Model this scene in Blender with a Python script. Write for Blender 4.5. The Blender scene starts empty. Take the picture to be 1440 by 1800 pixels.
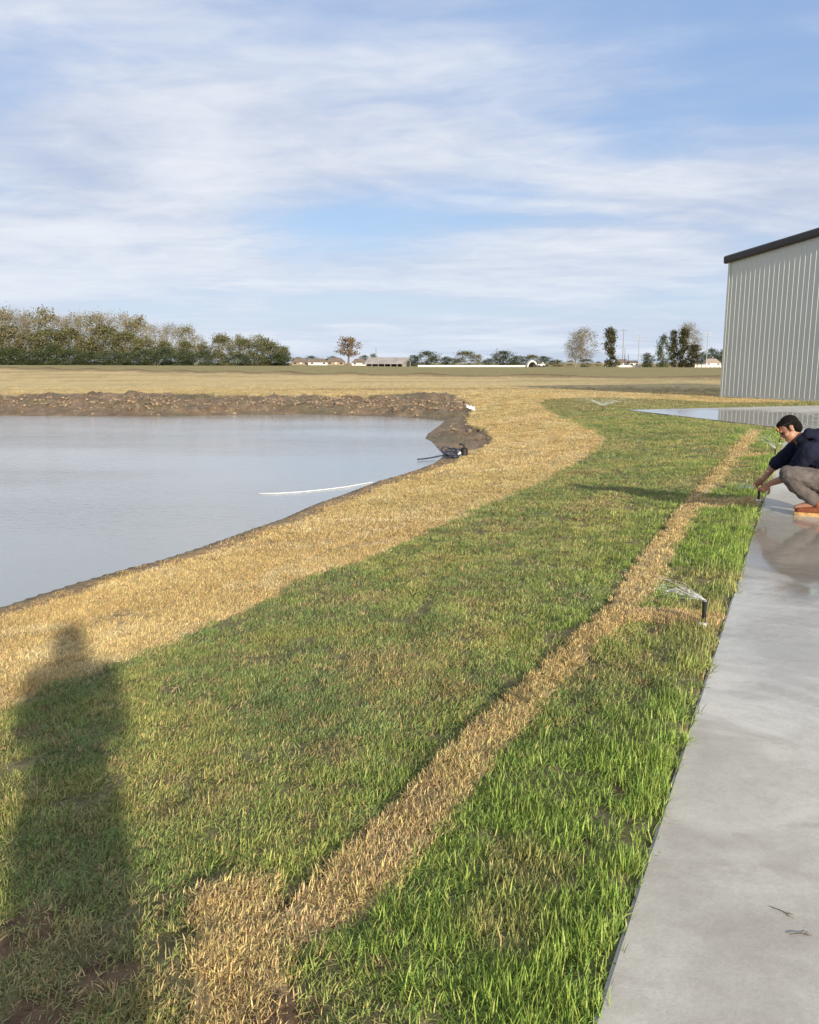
import bpy, bmesh, math, random
import numpy as np
from mathutils import Vector, Matrix, noise as mnoise

R = math.radians
S = bpy.context.scene
COL = S.collection
rnd = random.Random(7)
NP = np.random.default_rng(11)

# ------------------------------------------------------------------ camera
CAM_H = 1.55
FPX = 1442.0                 # focal length in photograph pixels (1440 wide)
HORIZON = 638.0
PITCH = math.atan((900 - HORIZON) / FPX)
cam = bpy.data.cameras.new('camera')
cam.sensor_fit = 'HORIZONTAL'; cam.sensor_width = 36; cam.lens = 36 * FPX / 1440
cam.clip_start = 0.05; cam.clip_end = 9000
camo = bpy.data.objects.new('camera', cam); COL.objects.link(camo)
camo.location = (0, 0, CAM_H); camo.rotation_euler = (R(90) - PITCH, 0, 0)
S.camera = camo

# ------------------------------------------------------------------ sky, sun, exposure
SUN_AZ, SUN_EL = R(22.5), R(17.5)      # shadows run forward and to the left
to_sun = Vector((math.sin(SUN_AZ) * math.cos(SUN_EL), -math.cos(SUN_AZ) * math.cos(SUN_EL), math.sin(SUN_EL)))
W = bpy.data.worlds.new('World'); S.world = W; W.use_nodes = True
nt = W.node_tree; nt.nodes.clear()
def N(t, **k):
    n = nt.nodes.new(t)
    for a, b in k.items(): setattr(n, a, b)
    return n
def L(a, b): nt.links.new(a, b)
def mth(op, a, b=None, clamp=False):
    n = N('ShaderNodeMath', operation=op, use_clamp=clamp)
    for i, v in enumerate((a, b)):
        if v is None: continue
        if isinstance(v, (int, float)): n.inputs[i].default_value = v
        else: L(v, n.inputs[i])
    return n.outputs[0]
def mrange(v, a, b, c=0.0, d=1.0, smooth=True):
    n = N('ShaderNodeMapRange'); n.interpolation_type = 'SMOOTHSTEP' if smooth else 'LINEAR'
    L(v, n.inputs[0])
    for i, x in enumerate((a, b, c, d)): n.inputs[i + 1].default_value = x
    return n.outputs[0]
def mixc(f, a, b):
    n = N('ShaderNodeMix', data_type='RGBA')
    for s, v in ((n.inputs['Factor'], f), (n.inputs['A'], a), (n.inputs['B'], b)):
        pass
    for idx, v in ((0, f), (6, a), (7, b)):
        if isinstance(v, (int, float)): n.inputs[idx].default_value = v
        elif isinstance(v, tuple): n.inputs[idx].default_value = (*v, 1)
        else: L(v, n.inputs[idx])
    return n.outputs[2]
def noise_n(vec, scale, detail=4, rough=0.5, dist=0.0):
    n = N('ShaderNodeTexNoise'); n.inputs['Scale'].default_value = scale
    n.inputs['Detail'].default_value = detail; n.inputs['Roughness'].default_value = rough
    n.inputs['Distortion'].default_value = dist
    if vec is not None: L(vec, n.inputs['Vector'])
    return n.outputs[0]
def mapping(vec, loc=(0, 0, 0), rot=(0, 0, 0), sc=(1, 1, 1)):
    n = N('ShaderNodeMapping'); L(vec, n.inputs[0])
    n.inputs[1].default_value = loc; n.inputs[2].default_value = rot; n.inputs[3].default_value = sc
    return n.outputs[0]

SKY_STRENGTH = 0.108
sky = N('ShaderNodeTexSky', sky_type='NISHITA'); sky.sun_disc = False
sky.sun_elevation = SUN_EL; sky.sun_rotation = math.atan2(to_sun.x, to_sun.y)
sky.air_density = 1.0; sky.dust_density = 1.2; sky.ozone_density = 1.5
tc = N('ShaderNodeTexCoord')
sep = N('ShaderNodeSeparateXYZ'); L(tc.outputs['Generated'], sep.inputs[0])
zz = mth('ADD', mth('MAXIMUM', sep.outputs[2], 0.0), 0.10)
cmb = N('ShaderNodeCombineXYZ')
L(mth('DIVIDE', sep.outputs[0], zz), cmb.inputs[0]); L(mth('DIVIDE', sep.outputs[1], zz), cmb.inputs[1])
P = cmb.outputs[0]
SKO = (3.1, 1.7)
big = noise_n(mapping(P, loc=(SKO[0], SKO[1], 0), rot=(0, 0, R(-30)), sc=(0.42, 0.55, 1)), 1.0, 3, 0.45, 0.3)
veil = noise_n(mapping(P, loc=(SKO[0] * 2, 0.4, 2), rot=(0, 0, R(-20)), sc=(0.75, 1.35, 1)), 0.66, 6, 0.5, 1.0)
puff = noise_n(mapping(P, loc=(1.2, 5.4 + SKO[1], 4), rot=(0, 0, R(12)), sc=(1.0, 1.5, 1)), 3.4, 8, 0.6, 0.5)
cov = mth('ADD', mth('ADD', mth('MULTIPLY', big, 0.70), mth('MULTIPLY', veil, 0.34)), mth('MULTIPLY', puff, 0.08))
cover = mrange(cov, 0.42, 0.60)
shade = mrange(mth('ADD', mth('ADD', mth('MULTIPLY', veil, 0.62), mth('MULTIPLY', big, 0.12)), mth('MULTIPLY', puff, 0.26)), 0.36, 0.66)
cloud = mixc(shade, (3.25, 3.7, 4.75), (5.2, 5.4, 5.8))
blue = mixc(0.55, sky.outputs[0], (1.85, 2.9, 5.2))
col = mixc(mth('ADD', mth('MULTIPLY', cover, 0.86), 0.10), blue, cloud)
hz = mrange(sep.outputs[2], 0.0, 0.20, 0.5, 0.0)
col = mixc(hz, col, (4.5, 5.1, 5.9))
bg = N('ShaderNodeBackground'); L(col, bg.inputs[0]); bg.inputs[1].default_value = SKY_STRENGTH
wo = N('ShaderNodeOutputWorld'); L(bg.outputs[0], wo.inputs[0])

sun = bpy.data.lights.new('sun', 'SUN'); sun.energy = 4.5; sun.angle = R(1.2); sun.color = (1.0, 0.88, 0.70)
suno = bpy.data.objects.new('sun', sun); COL.objects.link(suno)
suno.location = (30, -40, 30); suno.rotation_euler = (-to_sun).to_track_quat('-Z', 'Y').to_euler()

vs = S.view_settings
vs.view_transform = 'Standard'; vs.look = 'None'; vs.gamma = 1; vs.exposure = 0.58; vs.use_curve_mapping = False
S.cycles.max_bounces = 6; S.cycles.diffuse_bounces = 3; S.cycles.glossy_bounces = 3
S.cycles.transparent_max_bounces = 12
S.cycles.use_denoising = True

# ------------------------------------------------------------------ helpers
def tag(o, label=None, cat=None, group=None, kind=None):
    if label: o['label'] = label
    if cat: o['category'] = cat
    if group: o['group'] = group
    if kind: o['kind'] = kind
    return o
def empty(name, loc=(0, 0, 0), rz=0.0):
    o = bpy.data.objects.new(name, None); COL.objects.link(o)
    o.location = loc; o.rotation_euler = (0, 0, rz); o.empty_display_size = 0.1
    return o
def link(name, me, mat=None, parent=None, loc=None, smooth=False):
    if isinstance(me, bmesh.types.BMesh):
        b = me; me = bpy.data.meshes.new(name); b.to_mesh(me); b.free()
    if mat and not me.materials: me.materials.append(mat)
    if smooth: me.polygons.foreach_set('use_smooth', [True] * len(me.polygons))
    o = bpy.data.objects.new(name, me); COL.objects.link(o)
    if parent: o.parent = parent
    if loc is not None: o.location = loc
    return o
def copy_tree(o, parent=None):
    c = o.copy(); COL.objects.link(c); c.parent = parent
    for ch in o.children: copy_tree(ch, c)
    return c
def np_mesh(name, verts, faces):
    """verts (n,3), faces (m,k) constant k"""
    me = bpy.data.meshes.new(name)
    verts = np.asarray(verts, np.float32); faces = np.asarray(faces, np.int32)
    m, k = faces.shape
    me.vertices.add(len(verts)); me.vertices.foreach_set('co', verts.ravel())
    me.loops.add(m * k); me.loops.foreach_set('vertex_index', faces.ravel())
    me.polygons.add(m); me.polygons.foreach_set('loop_start', np.arange(0, m * k, k, dtype=np.int32))
    me.update(calc_edges=True)
    return me
def box(b, x0, x1, y0, y1, z0, z1, M=None):
    vs_ = [b.verts.new(v) for v in ((x0, y0, z0), (x1, y0, z0), (x1, y1, z0), (x0, y1, z0), (x0, y0, z1), (x1, y0, z1), (x1, y1, z1), (x0, y1, z1))]
    if M is not None:
        for v in vs_: v.co = M @ v.co
    for f in ((3, 2, 1, 0), (4, 5, 6, 7), (0, 1, 5, 4), (1, 2, 6, 5), (2, 3, 7, 6), (3, 0, 4, 7)): b.faces.new([vs_[i] for i in f])
    return vs_
def tube(b, pts, radii, n=8, cap=True):
    pts = [Vector(p) for p in pts]
    if not hasattr(radii, '__len__'): radii = [radii] * len(pts)
    rings = []; up = Vector((0.13, 0.31, 0.94)).normalized()
    for i, p in enumerate(pts):
        d = (pts[min(i + 1, len(pts) - 1)] - pts[max(i - 1, 0)]).normalized()
        s = d.cross(up)
        if s.length < 0.05: s = d.cross(Vector((1, 0, 0)))
        s.normalize(); t = d.cross(s).normalized()
        rings.append([b.verts.new(p + (s * math.cos(a) + t * math.sin(a)) * radii[i]) for a in [2 * math.pi * k / n for k in range(n)]])
    for a, c in zip(rings, rings[1:]):
        for k in range(n): b.faces.new((a[k], a[(k + 1) % n], c[(k + 1) % n], c[k]))
    if cap:
        b.faces.new(rings[0][::-1]); b.faces.new(rings[-1])
def ball(b, c, r, M=None, seg=14):
    """ellipsoid r=(rx,ry,rz) at c, optional rotation matrix"""
    if not hasattr(r, '__len__'): r = (r, r, r)
    m = Matrix.Translation(c) @ (M.to_4x4() if M else Matrix()) @ Matrix.Diagonal((*r, 1))
    bmesh.ops.create_uvsphere(b, u_segments=seg, v_segments=max(6, seg // 2 + 2), radius=1, matrix=m)
def capsule(b, p, q, r0, r1, n=12):
    p, q = Vector(p), Vector(q)
    tube(b, [p, q], [r0, r1], n); ball(b, p, r0, seg=n); ball(b, q, r1, seg=n)
def chain(b, pts, rad):
    for i in range(len(pts) - 1): capsule(b, pts[i], pts[i + 1], rad[i], rad[i + 1])

# ------------------------------------------------------------------ procedural materials
def material(name, base, rough=0.8, var=0.25, scale=6.0, var_col=None, bump=0.0, bump_scale=40.0, spec=0.3, metal=0.0, detail=5):
    m = bpy.data.materials.new(name); m.use_nodes = True
    t = m.node_tree; t.nodes.clear()
    o = t.nodes.new('ShaderNodeOutputMaterial'); p = t.nodes.new('ShaderNodeBsdfPrincipled'); t.links.new(p.outputs[0], o.inputs[0])
    tcn = t.nodes.new('ShaderNodeTexCoord')
    nz = t.nodes.new('ShaderNodeTexNoise'); nz.inputs['Scale'].default_value = scale; nz.inputs['Detail'].default_value = detail
    t.links.new(tcn.outputs['Object'], nz.inputs['Vector'])
    rp = t.nodes.new('ShaderNodeValToRGB'); t.links.new(nz.outputs[0], rp.inputs[0])
    c2 = var_col or tuple(c * (1 - var) for c in base)
    rp.color_ramp.elements[0].position = 0.3; rp.color_ramp.elements[1].position = 0.7
    rp.color_ramp.elements[0].color = (*c2, 1); rp.color_ramp.elements[1].color = (*[min(1, c * (1 + var * 0.4)) for c in base], 1)
    t.links.new(rp.outputs[0], p.inputs['Base Color'])
    p.inputs['Roughness'].default_value = rough; p.inputs['Specular IOR Level'].default_value = spec; p.inputs['Metallic'].default_value = metal
    if bump:
        n2 = t.nodes.new('ShaderNodeTexNoise'); n2.inputs['Scale'].default_value = bump_scale; n2.inputs['Detail'].default_value = 4
        t.links.new(tcn.outputs['Object'], n2.inputs['Vector'])
        bp = t.nodes.new('ShaderNodeBump'); bp.inputs['Strength'].default_value = bump; bp.inputs['Distance'].default_value = 0.02
        t.links.new(n2.outputs[0], bp.inputs['Height']); t.links.new(bp.outputs[0], p.inputs['Normal'])
    return m

# ------------------------------------------------------------------ value noise (numpy)
def vnoise(x, y, seed=0):
    xi = np.floor(x).astype(np.int64); yi = np.floor(y).astype(np.int64)
    xf = x - xi; yf = y - yi
    def h(a, b):
        n = (a * 374761393 + b * 668265263 + seed * 1442695041) & 0xffffffff
        n = ((n ^ (n >> 13)) * 1274126177) & 0xffffffff
        return ((n ^ (n >> 16)) & 0xffff) / 65535.0
    u = xf * xf * (3 - 2 * xf); v = yf * yf * (3 - 2 * yf)
    return (h(xi, yi) * (1 - u) + h(xi + 1, yi) * u) * (1 - v) + (h(xi, yi + 1) * (1 - u) + h(xi + 1, yi + 1) * u) * v
def fbm(x, y, seed=0, oct=4):
    s = 0; a = 0.5; t = 0
    for i in range(oct):
        s = s + a * vnoise(x * 2 ** i + 17.3 * i, y * 2 ** i - 9.1 * i, seed + i); t += a; a *= 0.5
    return s / t
def sstep(a, b, x):
    t = np.clip((x - a) / (b - a), 0, 1); return t * t * (3 - 2 * t)
def seg_dist(x, y, poly, closed=True):
    d = np.full(x.shape, 1e9); n = len(poly)
    for i in range(n if closed else n - 1):
        ax, ay = poly[i]; bx, by = poly[(i + 1) % n]
        dx, dy = bx - ax, by - ay; l2 = dx * dx + dy * dy + 1e-12
        t = np.clip(((x - ax) * dx + (y - ay) * dy) / l2, 0, 1)
        d = np.minimum(d, np.hypot(x - ax - t * dx, y - ay - t * dy))
    return d
def inpoly(x, y, poly):
    c = np.zeros(x.shape, bool); n = len(poly)
    for i in range(n):
        ax, ay = poly[i]; bx, by = poly[(i + 1) % n]
        if ay == by: continue
        k = ((ay > y) != (by > y)) & (x < (bx - ax) * (y - ay) / (by - ay) + ax)
        c ^= k
    return c

# ------------------------------------------------------------------ sight lines of the camera -> points on the ground
cp, sp = math.cos(PITCH), math.sin(PITCH)
def ray(px, py):
    a = (px - 720) / FPX; b = (900 - py) / FPX
    return Vector((a, cp + b * sp, -sp + b * cp))
def at_z(px, py, z):
    d = ray(px, py); t = (z - CAM_H) / d.z
    return (d.x * t, d.y * t)
WATER = -0.70
pond_px = [(0, 1069), (56, 1050), (139, 1024), (222, 1000), (278, 986), (333, 969), (389, 950), (444, 930), (500, 911), (556, 886), (611, 867), (667, 845.5), (722, 830), (762, 815),
           (776, 806), (780, 800), (769, 787), (760, 777), (748, 771), (752, 763), (772, 749), (781, 741), (756, 737), (700, 733), (620, 731), (540, 729), (420, 730), (300, 732.5), (150, 732), (0, 731)]
pond = [at_z(px, py, WATER) for px, py in pond_px]
pond += [(-60, pond[-1][1] + 1), (-70, 10), (-40, -6), (-11, -5)]
pond = [(float(a), float(b)) for a, b in pond]
E0 = at_z(1045, 1800, 0.0); E1 = at_z(1340, 890, 0.0)
ed = Vector((E1[0] - E0[0], E1[1] - E0[1])).normalized(); en = Vector((-ed.y, ed.x))
def slab_u(x, y): return (x - E0[0]) * en.x + (y - E0[1]) * en.y
Cn = at_z(1385, 755, 0.0); tC = (Cn[0] - E0[0]) * ed.x + (Cn[1] - E0[1]) * ed.y
Cn = (E0[0] + ed.x * tC, E0[1] + ed.y * tC)
Dn = at_z(1103, 722, 0.0); Fn = at_z(1440, 714, 0.0)
fd = Vector((Fn[0] - Dn[0], Fn[1] - Dn[1])).normalized()
slab_poly = [(E0[0] - ed.x * 9, E0[1] - ed.y * 9), Cn, Dn, (Dn[0] + fd.x * 40, Dn[1] + fd.y * 40), (60, 10), (40, -8)]
berm = [at_z(-900, 647, 0), at_z(0, 654, 0), at_z(720, 661, 0), at_z(1300, 666, 0), at_z(2200, 674, 0)]

def base_height(x, y):
    x = np.asarray(x, float); y = np.asarray(y, float)
    d = seg_dist(x, y, pond); ins = inpoly(x, y, pond)
    t = np.clip(d / 6.8, 0, 1)
    zo = WATER + (0 - WATER) * (1 - (1 - t) ** 1.25)
    zi = WATER - np.minimum(d * 0.3, 1.2)
    z = np.where(ins, zi, zo)
    u = slab_u(x, y)
    fade = sstep(0, 1.1, u) ; fade = np.where(y > Cn[1], 1, fade)
    z = np.where(ins, z, z * fade)
    r = np.hypot(x, y)
    az = np.degrees(np.arctan2(x, y))
    rise = np.interp(az, [-60, -27, -8, 0, 10, 30, 60], [1.1, 0.98, 0.75, 0.28, 0.18, 0.05, 0.05]) * sstep(70, 230, r)
    return z + np.where(np.abs(az) < 120, rise, 0.05)
def on_ground(px, py):
    d = ray(px, py); ts = np.concatenate([np.linspace(1, 60, 2400), np.linspace(60, 700, 2600)])
    h = CAM_H + d.z * ts - base_height(d.x * ts, d.y * ts)
    k = int(np.argmax(h < 0)); k = k if h[k] < 0 else len(ts) - 1
    a, b = h[k - 1], h[k]; t = ts[k - 1] + (ts[k] - ts[k - 1]) * (a / (a - b) if a != b else 0)
    return (float(d.x * t), float(d.y * t))
G = lambda l: [on_ground(*p) for p in l]

mud_edge = G([(-5, 693), (150, 691), (300, 692), (420, 694), (540, 694), (640, 696), (700, 692), (745, 690), (785, 690.5), (803, 697), (820, 704), (829, 714), (829, 722), (823, 733), (826, 746), (845, 754), (858, 759), (866, 770), (864, 780), (850, 787), (825, 794), (800, 804), (778, 813)])
mud_poly = [(-60, mud_edge[0][1] + 2)] + mud_edge + [(pond[12][0], pond[12][1]), (-10, 25)]
lb = G([(0, 1252), (60, 1225), (130, 1196), (215, 1164), (300, 1128), (400, 1088), (500, 1040), (560, 1010), (640, 984), (700, 960), (780, 922), (860, 888), (940, 854), (1000, 824), (1040, 797), (1062, 778), (1066, 770), (1042, 757), (1010, 744), (985, 735), (958, 716), (948, 707), (965, 702), (1060, 699), (1180, 703), (1270, 708)])
d0 = Vector(lb[0]) - Vector(lb[3])
lawn_poly = [tuple(Vector(lb[0]) + d0 * 8)] + lb + [(45, lb[-1][1] + 3), (45, -8), (0, -12)]
tr_left = G([(478, 1604), (560, 1530), (640, 1458), (700, 1400), (800, 1308), (870, 1238), (960, 1160), (1058, 1076), (1108, 1002), (1150, 950), (1188, 902), (1215, 866), (1260, 825), (1302, 772), (1318, 756)])
tr_right = G([(1340, 756), (1320, 785), (1292, 815), (1252, 862), (1226, 900), (1198, 950), (1164, 1010), (1134, 1060), (1112, 1092), (1062, 1128), (1002, 1192), (942, 1256), (876, 1332), (806, 1420), (730, 1512), (650, 1600), (560, 1634), (505, 1660)])
trench = tr_left + tr_right
sq = G([(345, 1568), (400, 1556), (482, 1548), (488, 1606), (508, 1650), (500, 1700), (518, 1799)]) + [on_ground(520, 2000), on_ground(330, 2000)] + G([(338, 1799), (347, 1680)])
branches = [G([(1080, 1074), (1130, 1074), (1190, 1080), (1262, 1092), (1264, 1110), (1200, 1104), (1150, 1094), (1090, 1098)]),
            G([(1205, 876), (1332, 880), (1338, 892), (1200, 897)]),
            G([(1280, 800), (1356, 797), (1357, 803), (1276, 808)])]
bare_spots = [(*on_ground(px, py), r_) for px, py, r_ in ((45, 1635, 0.15), (190, 1705, 0.10), (95, 1775, 0.12), (285, 1600, 0.05), (480, 1790, 0.10), (1150, 1112, 0.11), (500, 1592, 0.035), (860, 1545, 0.05), (1085, 1400, 0.05), (1010, 1480, 0.06))]
brown_spots = [(*on_ground(px, py), r_) for px, py, r_ in ((930, 1520, 0.16), (590, 1325, 0.15), (800, 1215, 0.16), (370, 1420, 0.13), (120, 1680, 0.2), (680, 1160, 0.2), (880, 1640, 0.13), (450, 1160, 0.2), (640, 1060, 0.25))]
def masks(x, y):
    """region weights at ground points"""
    wob = (fbm(x * 5, y * 5, 3, 3) - 0.5)
    r = np.hypot(x, y)
    k = 0.10 + 0.004 * r
    xx = x + wob * k; yy = y + (fbm(x * 5, y * 5, 9, 3) - 0.5) * k
    d = seg_dist(x, y, pond); ins = inpoly(x, y, pond)
    slab = inpoly(x, y, slab_poly)
    mud = ins | (d < 0.34 + wob * 0.35 + 0.012 * r) | inpoly(xx, yy, mud_poly)
    lawn = inpoly(x + wob * k * 1.6, y + wob * k, lawn_poly) & ~mud
    xt = x + (xx - x) * 0.25; yt = y + (yy - y) * 0.25
    tr = inpoly(xt, yt, trench) | inpoly(xt, yt, sq)
    for b_ in branches: tr |= inpoly(xt, yt, b_)
    bd = seg_dist(x, y, berm, False)
    return dict(mud=mud, slab=slab, lawn=lawn & ~slab, trench=tr & ~slab, d=d, ins=ins, berm=bd, r=r)
def ground_height(x, y, m=None):
    z = base_height(x, y)
    m = m or masks(x, y)
    n = fbm(x * 1.4, y * 1.4, 21, 4) - 0.5
    z = z + np.where(m['ins'] | m['slab'], 0, n * 0.05)
    lump = (fbm(x * 1.9, y * 1.9, 5, 5) - 0.42)
    amp = np.clip(m['d'] / 1.6, 0.05, 1) * 0.55
    z = z + np.where(m['mud'] & ~m['ins'], lump * amp * np.clip(m['r'] / 14, 0.12, 1) - 0.05 - 0.07 * np.exp(-(seg_dist(x, y, mud_edge, False) / 0.35) ** 2), 0)
    z = np.where(m['mud'] & ~m['ins'], np.maximum(z, WATER + 0.012), z)
    z = z + np.where(m['lawn'] & (m['r'] < 14), (fbm(x * 4.6, y * 4.6, 81, 3) - 0.5) * 0.045, 0) + np.where(m['trench'] & m['lawn'] & (m['r'] < 14), 0.012, 0)
    z = z - np.where((m['lawn']) & (m['r'] < 16), 0.035 * np.exp(-(seg_dist(x, y, tr_left, False) / 0.03) ** 2), 0)
    bn = fbm(x * 0.12, y * 0.12, 31, 3)
    z = z + 0.34 * np.exp(-(m['berm'] / 1.8) ** 2) * (0.5 + bn)
    z = z + 0.018 * sstep(0.5, 0.0, slab_u(x, y)) * (y < Cn[1])
    z = np.where(m['slab'], -0.06, z)
    return z

# region colours (real albedo of the cover that grows or lies there)
def region_colour(x, y, m):
    n1 = fbm(x * 0.9, y * 0.9, 41, 4); n2 = fbm(x * 3.2, y * 3.2, 43, 3); n3 = fbm(x * 0.25, y * 0.25, 47, 3)
    sh = x.shape + (3,)
    def cc(c): return np.broadcast_to(np.array(c, float), sh)
    def mx(a, b, t): return a * (1 - t[..., None]) + b * t[..., None]
    straw = mx(cc((0.63, 0.48, 0.225)), cc((0.54, 0.395, 0.175)), sstep(0.35, 0.65, n1))
    straw = mx(straw, cc((0.66, 0.55, 0.32)), sstep(0.52, 0.72, n2) * 0.6)
    straw = mx(straw, cc((0.42, 0.37, 0.15)), sstep(0.52, 0.72, n3) * 0.35)
    u = slab_u(x, y)
    green = mx(cc((0.285, 0.335, 0.095)), cc((0.215, 0.285, 0.085)), sstep(0.3, 0.7, n2))
    n4 = fbm(x * 5.5, y * 5.5, 71, 3); n5 = fbm(x * 1.9, y * 1.9, 73, 3)
    green = mx(green, cc((0.33, 0.345, 0.11)), sstep(0.50, 0.68, n5) * 0.7)
    green = mx(green, cc((0.15, 0.215, 0.08)), sstep(0.50, 0.30, n5) * 0.5)
    green = green * (0.72 + 0.56 * n4)[..., None]
    dry = sstep(0.54, 0.72, n1) * 0.35
    green = mx(green, cc((0.36, 0.32, 0.14)), dry)
    lush = sstep(1.7, 0.25, u) * (y < Cn[1]) * sstep(0.70, 0.38, n1)
    green = mx(green, cc((0.235, 0.34, 0.07)), np.clip(lush, 0, 1))
    sp_ = np.zeros_like(x)
    for (bx, by, br) in brown_spots: sp_ = np.maximum(sp_, sstep(1.15, 0.6, np.hypot(x - bx, y - by) / br + (n2 - 0.5) * 1.2))
    green = mx(green, cc((0.34, 0.29, 0.13)), sp_ * 0.5)
    mud = mx(cc((0.165, 0.115, 0.068)), cc((0.25, 0.18, 0.11)), sstep(0.3, 0.7, n2))
    mud = mx(mud, cc((0.15, 0.13, 0.07)), sstep(0.5, 0.66, n1) * 0.7)
    col_ = mx(straw, cc((0.52, 0.405, 0.20)), sstep(25, 60, m['r']))
    band = fbm(x * 0.05, y * 0.35, 53, 4)
    col_ = mx(col_, cc((0.30, 0.235, 0.115)), sstep(0.5, 0.68, band) * 0.55 * sstep(25, 50, m['r']))
    # beyond the soil ridge: greener stubble
    side = inpoly(x, y, berm + [(900, 900), (-900, 900)])
    gt = mx(cc((0.235, 0.215, 0.095)), cc((0.30, 0.24, 0.11)), n3)
    col_ = np.where(side[..., None], gt, col_)
    bw = np.exp(-(m['berm'] / (2.6 + 2.4 * n1)) ** 2)
    col_ = mx(col_, cc((0.13, 0.085, 0.05)), bw * 0.9)
    col_ = np.where(m['lawn'][..., None], green, col_)
    # far lawn strip is duller
    ft = sstep(22, 34, y) * m['lawn']
    col_ = mx(col_, cc((0.27, 0.25, 0.11)), ft * 0.7)
    tcol = mx(straw, cc((0.56, 0.41, 0.20)), sstep(0.45, 0.6, n2) * 0.6)
    col_ = np.where((m['trench'] & m['lawn'])[..., None], tcol, col_)
    mud = mx(mud, cc((0.34, 0.24, 0.135)), sstep(19, 13, y) * sstep(0.03, 0.22, m['d']) * (0.45 + 0.55 * n4))   # trodden straw along the near shore
    col_ = np.where(m['mud'][..., None], mud, col_)
    return np.clip(col_, 0, 1)

# ------------------------------------------------------------------ ground sheet
th = np.concatenate([np.radians(np.arange(-42, 42, 0.15)), np.radians(np.arange(42, 318, 3.0))])
rr = [0.35]
while rr[-1] < 62: rr.append(rr[-1] * 1.0125 + 0.002)
while rr[-1] < 6000: rr.append(rr[-1] * 1.06)
rr = np.array(rr)
TH, RR = np.meshgrid(th, rr)
gx = RR * np.sin(TH); gy = RR * np.cos(TH)
gm = masks(gx, gy); gz = ground_height(gx, gy, gm); gc = region_colour(gx, gy, gm)
nr, nth = gx.shape
idx = np.arange(nr * nth).reshape(nr, nth)
a = idx[:-1, :]; b_ = np.roll(idx, -1, 1)[:-1, :]; c = np.roll(idx, -1, 1)[1:, :]; d_ = idx[1:, :]
quads = np.stack([a, d_, c, b_], -1).reshape(-1, 4)
verts = np.stack([gx, gy, gz], -1).reshape(-1, 3)
verts = np.vstack([verts, [[0, 0, -0.06]]])
gme = np_mesh('ground', verts, quads)
# thatch and soil show between the blades near by; the cover's own colour takes over where blades are no longer built
near = sstep(30, 10, gm['r'])
thatch = np.array((0.17, 0.15, 0.075)); strawth = np.array((0.42, 0.31, 0.155))
under = np.where((gm['lawn'] & ~gm['trench'])[..., None], thatch, strawth)
soilgap = seg_dist(gx, gy, tr_left, False) < 0.018
under = np.where((gm['lawn'] & soilgap)[..., None], np.array((0.085, 0.06, 0.038)), under)
for (bx, by, br) in bare_spots:
    t_ = sstep(1.1, 0.7, np.hypot(gx - bx, gy - by) / br + (fbm(gx * 9, gy * 9, 91, 3) - 0.5) * 0.9)[..., None]
    under = under * (1 - t_) + np.array((0.15, 0.095, 0.058)) * t_
w = (near * ~gm['mud'])[..., None]
gcol = gc * (1 - w) + under * w
ca = gme.color_attributes.new('cover', 'FLOAT_COLOR', 'POINT')
rgba = np.ones((nr * nth + 1, 4), np.float32); rgba[:-1, :3] = gcol.reshape(-1, 3)
ca.data.foreach_set('color', rgba.ravel())
mu = gme.attributes.new('mud', 'FLOAT', 'POINT')
mu.data.foreach_set('value', np.append((gm['mud']).astype(np.float32).ravel(), 0))

gmat = bpy.data.materials.new('ground_cover'); gmat.use_nodes = True; nt = gmat.node_tree; nt.nodes.clear()
o_ = N('ShaderNodeOutputMaterial'); p_ = N('ShaderNodeBsdfPrincipled'); L(p_.outputs[0], o_.inputs[0])
at = N('ShaderNodeAttribute', attribute_name='cover'); am = N('ShaderNodeAttribute', attribute_name='mud')
ge = N('ShaderNodeNewGeometry')
nz1 = noise_n(ge.outputs['Position'], 14, 6, 0.65); nz2 = noise_n(ge.outputs['Position'], 0.7, 5, 0.6); nz3 = noise_n(mapping(ge.outputs['Position'], sc=(1, 0.35, 1)), 2.6, 5, 0.7)
f1 = mrange(nz1, 0.3, 0.7, 0.62, 1.32); f2 = mrange(nz2, 0.3, 0.7, 0.86, 1.14); f3 = mrange(nz3, 0.3, 0.7, 0.80, 1.18)
ff = mth('MULTIPLY', mth('MULTIPLY', f1, f2), f3)
vm = N('ShaderNodeVectorMath', operation='SCALE'); L(at.outputs['Color'], vm.inputs[0]); L(ff, vm.inputs['Scale'])
L(vm.outputs[0], p_.inputs['Base Color']); p_.inputs['Roughness'].default_value = 0.92; p_.inputs['Specular IOR Level'].default_value = 0.15
L(mrange(am.outputs['Fac'], 0, 1, 0.95, 0.62), p_.inputs['Roughness'])
bp_ = N('ShaderNodeBump'); bp_.inputs['Distance'].default_value = 0.06; L(mrange(am.outputs['Fac'], 0, 1, 0.5, 1.0), bp_.inputs['Strength'])
L(mth('ADD', nz1, mth('MULTIPLY', nz3, 1.5)), bp_.inputs['Height']); L(bp_.outputs[0], p_.inputs['Normal'])
ground = link('ground', gme, gmat, smooth=True); tag(ground, kind='structure')

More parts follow.
